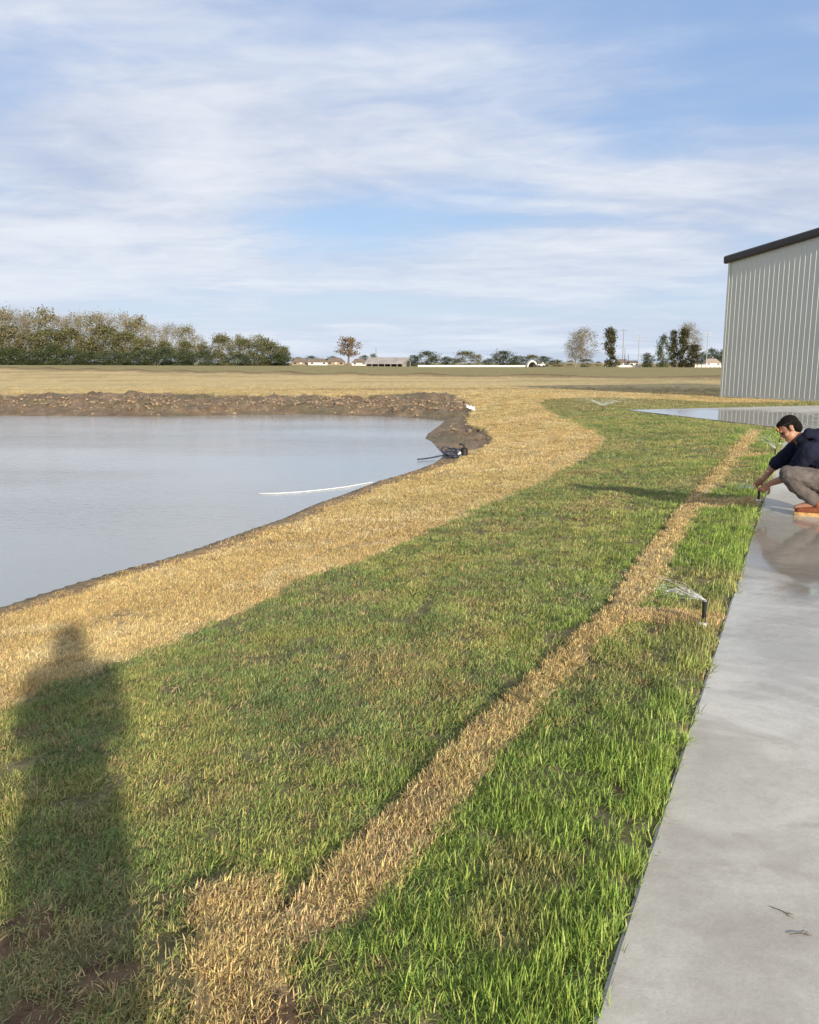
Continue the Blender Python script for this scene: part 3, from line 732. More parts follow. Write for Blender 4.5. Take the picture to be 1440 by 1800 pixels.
for i, px in enumerate(sorted(mid_row)):
    D = 250 + rnd.uniform(-5, 6); s = spot(px, D)
    frac = 0.66 if px < 330 else 0.9
    Hh = px2m((641 - top_y(px)) * rnd.uniform(frac - 0.08, frac + 0.1), D)
    t, c_ = V_mid[i % 3]
    tree_at('olive_tree', s, t, c_, ('leftmost' if i == 0 else ORD[i] + ' from the left') + ' of the olive green trees in the middle of the wood', 'tree', GW, rnd.uniform(0, 6), max(0.75, Hh / 10 * 1.15), Hh / 10)
front = list(range(-5, 500, 33))
for i, px in enumerate(front):
    D = 240 + rnd.uniform(-4, 4); s = spot(px, D)
    Hh = px2m(rnd.uniform(22, 36) if px < 330 else rnd.uniform(16, 26), D)
    t, c_ = V_dark[i % 2] if (px < 330 or i % 2) else V_mid[i % 3]
    tree_at('understorey_shrub', s, None, c_, ('leftmost' if i == 0 else ORD[i] + ' from the left') + ' of the dark shrubs along the foot of the wood', 'shrub', 'shrubs along the foot of the wood', rnd.uniform(0, 6), px2m(46, D) / 9, Hh / 10)

# single trees and bushes along the far edge of the field
def far_tree(name, px, D, top, kind, wpx, label, cat='tree', group=None, base=646):
    s = spot(px, D); Hh = px2m(base - top, D)
    t, c_ = kind
    w0 = 7.6 if kind in V_twig else (3.2 if kind in V_ivy else 8.5)
    return tree_at(name, s, t, c_, label, cat, group, rnd.uniform(0, 6), px2m(wpx, D) / w0, Hh / 10)
lone = (branch_mesh('branches', 9.4, 7, M_BARK, 61, 3, spread=0.5, straight=0.4, r0=0.45), crown_mesh('foliage', 10, 8.5, 0.34, 1700, 0.26, LM['rust'], 62, 'round', 30, 0.14))
far_tree('rust_tree', 613, 300, 597, lone, 44, 'lone rust-leaved tree left of the grey barn')
far_tree('bare_tree', 1026, 290, 580, V_twig[0], 62, 'wide pale leafless tree left of the ivy-clad column tree')
far_tree('bare_tree', 1012, 292, 592, V_twig[2], 40, 'smaller leafless tree crowding the left side of the wide pale one', group=None)
far_tree('column_tree', 1071, 285, 577, V_ivy[0], 22, 'narrow ivy-clad column tree standing beside the tall poles')
far_tree('round_bush', 1138, 280, 622, V_dark[0], 25, 'round dark green bush left of the tall mixed tree cluster', 'bush')
far_tree('evergreen_tree', 1164, 278, 592, V_dark[1], 22, 'dark evergreen at the left of the tall cluster near the building')
far_tree('column_tree', 1182, 281, 581, V_ivy[1], 16, 'slim ivy-clad tree second from the left in the tall cluster')
far_tree('column_tree', 1200, 279, 577, V_ivy[0], 19, 'ivy-clad tree in the middle of the tall cluster')
far_tree('bare_tree', 1207, 292, 571, V_twig[1], 50, 'leafless crown rising behind the tall ivy-clad cluster')
far_tree('olive_tree', 1218, 277, 606, V_ivy[1], 24, 'brownish tree at the right of the tall cluster by the fence')
for i, (px, tp, w_, k) in enumerate(((727, 627, 14, V_dark[0]), (752, 621, 34, V_dark[1]), (786, 630, 26, V_dark[0]), (820, 620, 36, V_mid[0]), (842, 626, 14, V_yel[0]), (858, 633, 16, V_dark[0]), (884, 620, 34, V_dark[1]), (910, 628, 28, V_dark[0]), (935, 626, 26, V_mid[1]), (957, 629, 24, V_dark[1]), (980, 634, 22, V_mid[2]))):
    far_tree('distant_tree', px, 330 + rnd.uniform(-8, 15), tp, k, w_ * 1.3, ('leftmost' if i == 0 else ORD[i] + ' from the left') + ' of the dark trees behind the white fence', 'tree', 'dark trees behind the long white fence')
for i, (px, tp, w_) in enumerate(((1235, 622, 22), (1252, 616, 26), (1272, 617, 28), (1290, 620, 28))):
    far_tree('distant_tree', px, 345, tp, V_dark[i % 2], w_, ('leftmost' if i == 0 else ORD[i] + ' from the left') + ' of the dark trees behind the picket fence', 'tree', 'trees behind the picket fence')
for i, (px, tp, w_) in enumerate(((524, 633, 20), (548, 631, 26), (585, 631, 24), (640, 629, 20), (657, 626, 16))):
    far_tree('distant_tree', px, 372, tp, V_dark[i % 2], w_, ('leftmost' if i == 0 else ORD[i] + ' from the left') + ' of the small dark trees behind the low houses', 'tree', 'trees behind the low houses')
for i, (px, tp, w_) in enumerate(((1003, 634, 24), (1030, 632, 30), (1052, 636, 18), (1085, 636, 12))):
    far_tree('scrub_bush', px, 280, tp, V_mid[i % 3] if i % 2 else V_yel[0], w_, ('leftmost' if i == 0 else ORD[i] + ' from the left') + ' of the scrubby bushes under the leafless trees', 'bush', 'scrub under the leafless trees')

# houses, barn
M_SHING = material('brown_shingle', (0.17, 0.135, 0.105), 0.9, 0.3, 1.5); M_BRK = material('tan_brick', (0.30, 0.23, 0.17), 0.9, 0.2, 2)
M_WHITE = material('white_paint', (0.62, 0.61, 0.58), 0.6, 0.06, 2); M_TIN = material('weathered_tin', (0.31, 0.285, 0.26), 0.55, 0.25, 0.5)
M_BLACK = material('doorway_shade_and_wheel_black', (0.03, 0.03, 0.03), 0.8, 0.2, 2); M_GLASS = material('dark_glass', (0.03, 0.035, 0.04), 0.15, 0.2, 2)  # black serves the wheels and the painted shade of the barn doorway
def house(px0, px1, D, ridge, eavey, base, label, wall, roof, name='low_house', hip=True):
    p0 = spot(px0, D); p1 = spot(px1, D); w_ = p1.x - p0.x; z0 = p0.z
    he = px2m(base - eavey, D); hr = px2m(base - ridge, D); dp = max(5, min(10, w_ * 0.5))
    e = empty(name, ((p0.x + p1.x) / 2, D, z0)); tag(e, label, 'house')
    b = bmesh.new(); box(b, -w_ / 2 * 0.96, w_ / 2 * 0.96, 0.3, dp - 0.3, -0.3, he); link('wall', b, wall, e)
    b = bmesh.new(); k = w_ * 0.22 if hip else 0
    q = [b.verts.new(p) for p in ((-w_ / 2, 0, he - .05), (w_ / 2, 0, he - .05), (w_ / 2, dp, he - .05), (-w_ / 2, dp, he - .05), (-w_ / 2 + k, dp / 2, hr), (w_ / 2 - k, dp / 2, hr))]
    for f in ((0, 1, 5, 4), (2, 3, 4, 5), (1, 2, 5), (3, 0, 4), (3, 2, 1, 0)): b.faces.new([q[i] for i in f])
    link('roof', b, roof, e)
    for k_, fx in enumerate((-0.28, 0.05, 0.32)):
        b = bmesh.new(); box(b, fx * w_ - 0.5, fx * w_ + 0.5, 0.26, 0.33, he * 0.35, he * 0.8)
        link('window' if k_ != 1 else 'door', b, M_GLASS if k_ != 1 else M_WHITE, e)
    return e
house(512, 543, 355, 629, 636, 641, 'low brown-roofed house nearest the wood', M_BRK, M_SHING)
house(541, 576, 352, 630, 636.5, 641.5, 'low brown-roofed house second from the wood', M_WHITE, M_SHING)
house(572, 606, 356, 629, 636, 642, 'low brown-roofed house left of the rust-leaved tree', M_BRK, M_SHING)
house(618, 644, 350, 631, 638, 643, 'low brown-roofed house between rust-leaved tree and barn', M_WHITE, M_SHING)
house(1085, 1104, 330, 632, 638, 645, 'brown-roofed house behind the tall poles', M_BRK, M_SHING, hip=False)
house(1107, 1123, 310, 634, 638, 645, 'small white house with dark roof right of the poles', M_WHITE, M_SHING, hip=False)
house(1240, 1268, 330, 632, 639, 646, 'tan-roofed house behind the picket fence', M_WHITE, material('tan_shingle', (0.33, 0.27, 0.21), 0.9, 0.2, 2))
# barn
D = 285; p0 = spot(641, D); p1 = spot(722, D); w_ = p1.x - p0.x
bn_ = empty('grey_barn', ((p0.x + p1.x) / 2, D, p0.z)); tag(bn_, 'long grey tin-roofed open barn at the far edge of the field', 'barn')
he, hr, dp = px2m(4.5, D), px2m(15.5, D), 9.0
b = bmesh.new(); q = [b.verts.new(p) for p in ((-w_ / 2, -1, he), (w_ * 0.33, -1, he), (w_ / 2 - 0.5, dp / 2, hr), (-w_ / 2 + 1.0, dp / 2, hr), (-w_ / 2, dp, he), (w_ / 2, dp, he))]
for f in ((0, 1, 2, 3), (3, 2, 5, 4)): b.faces.new([q[i] for i in f])
ex = bmesh.ops.extrude_face_region(b, geom=b.faces[:]); bmesh.ops.translate(b, verts=[v for v in ex['geom'] if isinstance(v, bmesh.types.BMVert)], vec=(0, 0, -0.12)); link('roof', b, M_TIN, bn_)
b = bmesh.new(); q = [b.verts.new(p) for p in ((w_ * 0.33, -0.9, -0.3), (w_ / 2, dp, -0.3), (w_ / 2, dp, he - 0.1), (w_ / 2 - 0.5, dp / 2, hr - 0.15), (w_ * 0.33, -0.9, he - 0.1))]; b.faces.new(q)
ex = bmesh.ops.extrude_face_region(b, geom=b.faces[:]); bmesh.ops.translate(b, verts=[v for v in ex['geom'] if isinstance(v, bmesh.types.BMVert)], vec=(-0.15, 0.1, 0)); link('gable_wall', b, M_TIN, bn_)
b = bmesh.new(); box(b, -w_ / 2 + 0.3, w_ * 0.3, dp - 0.4, dp - 0.2, -0.3, he); link('back_wall', b, M_TIN, bn_)
b = bmesh.new(); box(b, w_ * 0.33 + 1.3, w_ * 0.33 + 2.4, dp * 0.42, dp * 0.44, -0.2, hr * 0.62); link('doorway_shade', b, M_BLACK, bn_)  # solid black panel, its colour stands in for the shade inside a doorway
for k in range(7):
    b = bmesh.new(); xx = -w_ / 2 + 0.4 + k * (w_ * 0.82) / 6; box(b, xx - 0.1, xx + 0.1, -0.9, -0.7, -0.3, he - 0.12); link('post', b, M_TIN, bn_)

# white fences (panel by panel)
def fence(px0, px1, D0, D1, hpx, n, label, picket=False):
    p0, p1 = spot(px0, D0), spot(px1, D1); d = p1 - p0
    e = empty('white_fence', p0, math.atan2(d.y, d.x)); tag(e, label, 'fence'); ln = math.hypot(d.x, d.y); st = ln / n; hh = px2m(hpx, D0)
    b = bmesh.new()
    if picket:
        k = 0.0
        while k < st - 0.2: box(b, k, k + 0.42, -0.02, 0.02, -0.1, hh); k += 0.8
        box(b, 0, st, 0.021, 0.06, hh * 0.3, hh * 0.42); box(b, 0, st, 0.021, 0.06, hh * 0.72, hh * 0.84)
    else: box(b, 0.0, st - 0.03, -0.02, 0.02, -0.1, hh)
    me_ = bpy.data.meshes.new('panel'); b.to_mesh(me_); b.free(); me_.materials.append(M_WHITE)
    b = bmesh.new(); box(b, -0.08, 0.05, -0.09, -0.025, -0.3, hh + 0.1); mp_ = bpy.data.meshes.new('post'); b.to_mesh(mp_); b.free(); mp_.materials.append(M_WHITE)
    for i in range(n):
        x_ = st * (i + 0.5); wp_ = p0 + d * ((i + 0.5) / n); zl = gz1(wp_.x, wp_.y) - p0.z
        link('panel', me_, None, e, (st * i, 0, zl)); link('post', mp_, None, e, (st * i, 0, zl))
fence(735, 930, 275, 290, 3.2, 18, 'long white solid fence right of the grey barn')
fence(1064, 1136, 284, 284, 3.6, 8, 'short white fence below the tall poles')
fence(1222, 1300, 270, 270, 5.0, 10, 'white picket fence beside the metal building', True)
# hoop shelter and trailer
D = 272; s = spot(936, D); e = empty('hoop_shelter', s); tag(e, 'white arched hoop shelter at the end of the long fence', 'shelter')
w2, hh = px2m(9, D), px2m(12, D)
b = bmesh.new(); pr = []
for k in range(13):
    a_ = math.pi * k / 12; pr.append((-math.cos(a_) * w2, math.sin(a_) * hh))
va = [b.verts.new((x, 0, z)) for x, z in pr]; vb = [b.verts.new((x, 5, z)) for x, z in pr]
vc = [b.verts.new((x * 0.8, 0, z * 0.78)) for x, z in pr]; vd = [b.verts.new((x * 0.8, 5, z * 0.78)) for x, z in pr]
for i in range(12):
    b.faces.new((va[i], va[i + 1], vb[i + 1], vb[i])); b.faces.new((vc[i], vd[i], vd[i + 1], vc[i + 1])); b.faces.new((va[i], vc[i], vc[i + 1], va[i + 1]))
link('canopy', b, M_WHITE, e)
b = bmesh.new(); box(b, -w2 * 0.55, w2 * 0.55, 3.8, 4.0, -0.2, hh * 0.62); link('back_panel', b, M_TIN, e)
D = 270; s = spot(952, D); e = empty('parked_truck', s); tag(e, 'small white truck parked right of the hoop shelter', 'truck'); k = px2m(1, D)
b = bmesh.new(); box(b, -6.5 * k, 6.5 * k, 0, 1.8, 0.45, 0.45 + 3.0 * k); bmesh.ops.bevel(b, geom=b.edges[:], offset=0.08, segments=2, affect='EDGES'); link('body', b, M_WHITE, e)
b = bmesh.new(); vv = box(b, 0.5 * k, 4.5 * k, 0.1, 1.7, 0.45 + 3.0 * k, 0.45 + 5.6 * k)
for v in vv[4:]: v.co.x = 2.5 * k + (v.co.x - 2.5 * k) * 0.75
link('cab', b, M_WHITE, e)
b = bmesh.new(); box(b, 1.1 * k, 3.9 * k, 0.06, 0.12, 0.5 + 3.3 * k, 0.3 + 5.4 * k); link('window', b, M_GLASS, e)
for xx in (-4 * k, 4 * k):
    b = bmesh.new(); tube(b, [(xx, -0.05, 0.35), (xx, 0.2, 0.35)], 0.36, 14); link('wheel', b, M_BLACK, e)

# poles
M_POLE = material('weathered_pole', (0.24, 0.23, 0.23), 0.8, 0.2, 3); M_STEEL = material('galvanised_steel', (0.27, 0.275, 0.28), 0.5, 0.1, 2, metal=0.3)
def pole(px, D, top, base, label, arms=0, r=0.16, steel=False, lean=0.0):
    s = spot(px, D); H_ = px2m(base - top, D); e = empty('utility_pole', s); tag(e, label, 'pole'); mt = M_STEEL if steel else M_POLE
    b = bmesh.new(); tube(b, [(0, 0, -0.5), (lean * H_ * 0.5, 0, H_ * 0.5), (lean * H_, 0, H_)], [r, r * 0.85, r * 0.6], 8); link('shaft', b, mt, e)
    for k in range(arms):
        z = H_ * (0.95 - 0.07 * k); b = bmesh.new(); box(b, -1.3 + lean * z, 1.3 + lean * z, -0.3, -0.16, z - 0.07, z + 0.07)
        for xx in (-1.2, -0.5, 0.5, 1.2): tube(b, [(xx + lean * z, -0.23, z + 0.07), (xx + lean * z, -0.23, z + 0.35)], 0.06, 5)
        link('crossarm', b, mt, e)
def mast(px, D, top, base, label):
    s = spot(px, D); H_ = px2m(base - top, D); e = empty('lattice_mast', s); tag(e, label, 'mast')
    for k in range(3):
        a_ = k * 2.094; b = bmesh.new(); tube(b, [(0.3 * math.cos(a_), 0.3 * math.sin(a_), -0.3), (0.12 * math.cos(a_), 0.12 * math.sin(a_), H_)], 0.06, 5); link('leg', b, M_STEEL, e)
    b = bmesh.new(); n = 14
    for i in range(n):
        z0, z1 = H_ * i / n, H_ * (i + 1) / n
        for k in range(3):
            a0, a1 = k * 2.094, (k + 1) * 2.094; r0_, r1_ = 0.3 - 0.18 * i / n, 0.3 - 0.18 * (i + 1) / n
            tube(b, [(r0_ * math.cos(a0), r0_ * math.sin(a0), z0), (r1_ * math.cos(a1), r1_ * math.sin(a1), z1)], 0.035, 3)
    link('bracing', b, M_STEEL, e)
pole(1094, 300, 579, 645, 'tallest dark utility pole right of the ivy-clad column tree', 1, 0.15)
pole(1098, 296, 612, 645, 'short leaning pole beside the tallest utility pole', 0, 0.13, lean=-0.02)
pole(1104, 305, 622, 645, 'shortest of the poles in front of the brown-roofed house', 0, 0.13)
pole(1121.5, 305, 590, 645, 'pale steel utility pole with crossarms above the white house', 2, 0.14, True)
pole(1241, 290, 583, 646, 'pale utility pole with crossarms rising behind the picket fence', 2, 0.15, True)
mast(661, 330, 612, 643, 'thin lattice mast behind the grey barn')
mast(873, 345, 613, 645, 'thin lattice mast among the dark trees behind the white fence')

# ------------------------------------------------------------------ stones of the far bank
M_STONE = material('rubble_stone', (0.27, 0.20, 0.135), 0.9, 0.55, 3.5, bump=0.4, bump_scale=8)
stone_src = []
for k in range(5):
    b = bmesh.new(); bmesh.ops.create_icosphere(b, subdivisions=1, radius=1)
    for v in b.verts: v.co = Vector((v.co.x * 1.1, v.co.y * 0.85, v.co.z * 0.7)) * (1 + 0.35 * (mnoise.noise(v.co * 1.4 + Vector((k * 5, 0, 0)))) + rnd.uniform(-.1, .1))
    co = np.array([v.co[:] for v in b.verts]); fa = np.array([[v.index for v in f.verts] for f in b.faces]); b.free(); stone_src.append((co, fa))
VV, FF = [], []; off = 0; g = np.random.default_rng(5)
X1 = g.uniform(-26, 3.5, 26000); Y1 = g.uniform(18, 50, 26000); mm = masks(X1, Y1)
w1 = np.where(Y1 > 30, np.exp(-((mm['d'] - 3.4) / 1.6) ** 2) * np.interp(X1, [-26, -14, -4, 3], [0.25, 0.6, 1, 0.8]), 0.07)
k_ = mm['mud'] & ~mm['ins'] & (mm['d'] > 0.3) & (g.uniform(size=len(X1)) < w1)
X1, Y1 = X1[k_], Y1[k_]; Z1 = ground_height(X1, Y1)
for x, y, z in zip(X1, Y1, Z1):
    co, fa = stone_src[g.integers(0, 5)]; sz = 0.03 + 0.075 * g.uniform() ** 2.4
    a_ = g.uniform(0, 6.28); ca_, sa = math.cos(a_), math.sin(a_)
    q = co * sz * g.uniform(0.8, 1.25, (1, 3)); q = np.stack([q[:, 0] * ca_ - q[:, 1] * sa, q[:, 0] * sa + q[:, 1] * ca_, q[:, 2]], -1)
    VV.append(q + np.array([x, y, z + sz * 0.15])); FF.append(fa + off); off += len(co)
tag(link('bank_rubble', np_mesh('bank_rubble', np.vstack(VV), np.vstack(FF)), M_STONE), 'pale rubble stones scattered over the far muddy bank', 'stones', kind='stuff')

# ------------------------------------------------------------------ small things at the water
M_PVC = material('white_pvc', (0.80, 0.80, 0.77), 0.4, 0.05, 3)
pts = [Vector((*at_z(px, py, WATER + 0.012), WATER + 0.012)) for px, py in ((455, 867.5), (490, 867), (530, 864.5), (570, 860.5), (610, 855.5), (640, 850), (655, 847.5))]
e_ = on_ground(664, 845); pts.append(Vector((*e_, gz1(*e_) + 0.05)))
b = bmesh.new(); tube(b, pts, 0.0065, 8); tag(link('white_pipe', b, M_PVC, smooth=True), 'thin white plastic pipe curving out over the pond from the bank', 'pipe')
# torn white sheet on the sod edge
x, y = on_ground(827, 725); b = bmesh.new()
bmesh.ops.create_grid(b, x_segments=10, y_segments=8, size=1)
for v in b.verts:
    n_ = mnoise.noise(Vector((v.co.x * 2.1, v.co.y * 2.1, 3)))
    v.co = Vector((v.co.x * 0.17 + 0.02 * n_, v.co.y * 0.10 + 0.02 * mnoise.noise(v.co * 3), 0.10 + 0.09 * n_ + (0.09 if v.co.y > -0.2 else 0) - 0.05 * v.co.x))
o = link('plastic_bag', b, M_PVC, loc=(x, y, gz1(x, y) + 0.03), smooth=True); sd = o.modifiers.new('thick', 'SOLIDIFY'); sd.thickness = 0.012
tag(o, 'crumpled white plastic bag on the sod edge at the pond corner', 'bag')
# heap of dark blue hose and a pump on the mud
M_HOSE = material('dark_blue_hose', (0.022, 0.030, 0.055), 0.4, 0.3, 6, spec=0.5); M_PUMP = material('black_pump_housing', (0.02, 0.02, 0.022), 0.45, 0.3, 6)
x0, y0 = on_ground(800, 803); z0 = gz1(x0, y0)
hose = empty('hose_heap', (x0, y0, z0)); tag(hose, 'tangled dark blue hose heaped on the mud at the water', 'hose')
hr_ = random.Random(4)
for k in range(6):
    b = bmesh.new(); cx, cy = hr_.uniform(-0.22, 0.16), hr_.uniform(-0.08, 0.1); ra, rb = hr_.uniform(0.09, 0.17), hr_.uniform(0.07, 0.12); tl = hr_.uniform(-0.6, 0.6); pl = []
    for i in range(17):
        a_ = 2 * math.pi * i / 15; pl.append((cx + ra * math.cos(a_), cy + rb * math.sin(a_), 0.05 + 0.025 * k + 0.07 * math.sin(a_ + tl)))
    tube(b, pl, 0.017, 7); link('coil', b, M_HOSE, hose, smooth=True)
b = bmesh.new(); tube(b, [(-0.15, 0, 0.08), (-0.35, -0.05, 0.06), (-0.55, -0.15, 0.03), (-0.75, -0.32, 0.02), (-0.9, -0.42, 0.02)], 0.017, 7); link('loose_end', b, M_HOSE, hose, smooth=True)
pump = empty('water_pump', (x0 + 0.22, y0 + 0.03, z0)); tag(pump, 'small black pump beside the tangled blue hose', 'pump')
b = bmesh.new(); tube(b, [(0, 0, -0.02), (0, 0, 0.05), (0, 0, 0.22), (0, 0, 0.25)], [0.10, 0.09, 0.085, 0.05], 16); link('housing', b, M_PUMP, pump)
b = bmesh.new(); tube(b, [(0, 0, 0.25), (0, 0, 0.30), (-0.05, 0, 0.33), (-0.13, 0, 0.33)], 0.024, 10); link('outlet', b, M_PUMP, pump)
b = bmesh.new(); tube(b, [(-0.14, -0.06, 0.10), (-0.10, -0.10, 0.13)], [0.03, 0.03], 10); link('drain_cap', b, M_PVC, pump)
# two dead twigs on the slab
M_TWIG = material('dead_twig', (0.10, 0.075, 0.05), 0.9, 0.3, 30)
for (px, py, a_, lb_) in ((1375, 1604, -0.5, 'thin dead twig on the slab, the upper of the two'), (1405, 1643, 0.25, 'thin dead twig on the slab, the lower of the two')):
    x, y = at_z(px, py, 0.03); b = bmesh.new()
    tube(b, [(-0.028, 0.004, 0.004), (-0.008, 0, 0.006), (0.012, -0.004, 0.004), (0.028, 0.002, 0.003)], [0.0012, 0.0016, 0.0014, 0.0008], 5)
    tube(b, [(0.008, -0.003, 0.004), (0.018, -0.012, 0.003), (0.03, -0.014, 0.003)], [0.0012, 0.001, 0.0006], 5)
    o = link('dead_twig', b, M_TWIG, loc=(x, y, 0.0300)); o.rotation_euler = (0, 0, a_); tag(o, lb_, 'twig', 'twigs on the slab')

# ------------------------------------------------------------------ pop-up sprinklers
M_SPR = material('black_sprinkler_plastic', (0.014, 0.014, 0.015), 0.35, 0.2, 20, spec=0.5)
M_NOZ = material('grey_nozzle', (0.20, 0.20, 0.21), 0.3, 0.1, 20)
M_DROP = bpy.data.materials.new('water_drops'); M_DROP.use_nodes = True; nt = M_DROP.node_tree; nt.nodes.clear()
o_ = N('ShaderNodeOutputMaterial'); p_ = N('ShaderNodeBsdfPrincipled'); tb = N('ShaderNodeBsdfTransparent'); mx_ = N('ShaderNodeMixShader')
tcn = N('ShaderNodeTexCoord'); L(mrange(noise_n(tcn.outputs['Object'], 9, 3), 0.3, 0.7, 0.14, 0.42), mx_.inputs[0])
p_.inputs['Base Color'].default_value = (0.85, 0.88, 0.9, 1); p_.inputs['Roughness'].default_value = 0.15
L(tb.outputs[0], mx_.inputs[1]); L(p_.outputs[0], mx_.inputs[2]); L(mx_.outputs[0], o_.inputs[0])
def sprinkler(px, py, top, label):
    x, y = on_ground(px, py); z = gz1(x, y); H_ = (py - top) / FPX * (y * cp + CAM_H * sp) * 1.02
    e = empty('pop_up_sprinkler', (x, y, z)); tag(e, label, 'sprinkler', 'pop-up sprinklers')
    b = bmesh.new(); tube(b, [(0, 0, -0.02), (0, 0, 0.02), (0, 0, 0.024)], [0.026, 0.026, 0.021], 18); link('base_ring', b, M_PVC, e)
    b = bmesh.new(); tube(b, [(0, 0, 0.0), (0, 0, H_ * 0.86), (0, 0, H_ * 0.865), (0, 0, H_ * 0.95), (0, 0, H_ * 0.955)], [0.0135, 0.0135, 0.0165, 0.0165, 0.012], 16); link('riser', b, M_SPR, e)
    b = bmesh.new(); tube(b, [(0, 0, H_ * 0.956), (0, 0, H_)], [0.012, 0.008], 12); link('nozzle', b, M_NOZ, e)
    return Vector((x, y, z + H_))
def spray(org, label, az0, az1, speed, elevs, streams, seed, nper=55, size=1.0):
    """drops thrown in arcs from the nozzle; az counted from +x anticlockwise"""
    g = random.Random(seed); VV, FF = [], []; off = 0
    oct_ = np.array([(1, 0, 0), (-1, 0, 0), (0, 1, 0), (0, -1, 0), (0, 0, 1), (0, 0, -1)], float)
    of = np.array([(0, 2, 4), (2, 1, 4), (1, 3, 4), (3, 0, 4), (2, 0, 5), (1, 2, 5), (3, 1, 5), (0, 3, 5)])
    for s_ in range(streams):
        az = R(g.uniform(az0, az1)); el = R(g.choice(elevs) + g.uniform(-3, 3)); v0 = speed * g.uniform(0.8, 1.1)
        for k in range(nper):
            t = (k / nper) ** 1.4 * 0.30 * g.uniform(0.85, 1.15) + 0.002; vel = Vector((math.cos(az) * math.cos(el) * v0, math.sin(az) * math.cos(el) * v0, math.sin(el) * v0 - 9.8 * t))
            p = Vector((math.cos(az) * math.cos(el), math.sin(az) * math.cos(el), 0)) * v0 * t + Vector((0, 0, math.sin(el) * v0 * t - 4.9 * t * t))
            p += Vector((g.gauss(0, 1), g.gauss(0, 1), g.gauss(0, 1))) * (0.002 + 0.09 * t)
            if p.z < -0.14: break
            d = vel.normalized(); s1 = d.cross(Vector((0, 0, 1))).normalized(); s2 = d.cross(s1)
            ln = (0.022 if t < 0.09 else 0.010) * size * g.uniform(0.6, 1.3); th_ = (0.0010 if t < 0.09 else 0.0007) * size * g.uniform(0.6, 1.3)
            B = np.array([d * ln, s1 * th_, s2 * th_])
            VV.append(oct_ @ B + np.array(org + p)); FF.append(of + off); off += 6
    tag(link('water_spray', np_mesh('water_spray', np.vstack(VV), np.vstack(FF)), M_DROP), label, 'water', kind='stuff')
s1_ = sprinkler(1236, 1109, 1062, 'black pop-up sprinkler nearest the viewer, by the concrete edge')
s2_ = sprinkler(1333, 886, 864, 'black pop-up sprinkler under the hands of the crouching person')
s3_ = sprinkler(1362, 806, 791, 'black pop-up sprinkler on the lawn just beyond the crouching person')
s4_ = sprinkler(1370, 783, 773, 'black pop-up sprinkler farthest along the concrete edge')
s5_ = sprinkler(1060, 725, 713, 'small sprinkler standing alone on the far lawn by the puddle')
spray(s1_, 'water fan from the nearest sprinkler', 120, 200, 3.4, (12, 20, 32), 13, 1)
spray(s2_, 'water fan from the sprinkler held by the crouching person', 110, 205, 3.6, (14, 24), 10, 2, size=1.25)
spray(s3_, 'water fan from the sprinkler beyond the crouching person', 80, 200, 4.2, (20, 35, 50), 9, 3, size=1.2)
spray(s5_, 'water fan from the sprinkler on the far lawn', 0, 360, 6.0, (20, 28), 26, 4, nper=60, size=2.4)

# ------------------------------------------------------------------ people
M_SKIN = material('skin', (0.36, 0.18, 0.115), 0.5, 0.15, 9, spec=0.4)
M_HAIR = material('black_hair', (0.010, 0.008, 0.007), 0.85, 0.4, 60, bump=0.5, bump_scale=120, spec=0.1)
M_NAVY = material('navy_hoodie_cotton', (0.012, 0.015, 0.032), 0.9, 0.3, 14, bump=0.25, bump_scale=160, spec=0.15)
M_PANT = material('grey_work_trousers', (0.13, 0.113, 0.105), 0.9, 0.3, 10, bump=0.25, bump_scale=160, spec=0.15)
M_BOOT = material('rust_leather', (0.20, 0.060, 0.025), 0.6, 0.55, 22); M_SOLE = material('tan_rubber_sole', (0.50, 0.31, 0.13), 0.8, 0.4, 30)
M_MINT = material('mint_print', (0.45, 0.72, 0.62), 0.8, 0.1, 20); M_LENS = material('amber_lens', (0.75, 0.36, 0.10), 0.12, 0.2, 8, spec=0.8)
M_JACK = material('dark_jacket', (0.04, 0.04, 0.05), 0.9, 0.3, 8)
fold_tex = bpy.data.textures.new('cloth_folds', 'CLOUDS'); fold_tex.noise_scale = 0.085; fold_tex.noise_depth = 2
def organic(name, b, mat, parent, vox=0.007, smooth=6, fold=0.0):
    o = link(name, b, mat, parent)
    r = o.modifiers.new('merge', 'REMESH'); r.mode = 'VOXEL'; r.voxel_size = vox; r.use_smooth_shade = True
    s = o.modifiers.new('soften', 'SMOOTH'); s.factor = 0.5; s.iterations = smooth
    if fold:
        d = o.modifiers.new('folds', 'DISPLACE'); d.texture = fold_tex; d.strength = fold; d.mid_level = 0.5; d.texture_coords = 'LOCAL'
        s2 = o.modifiers.new('soften_folds', 'SMOOTH'); s2.iterations = 2
    return o
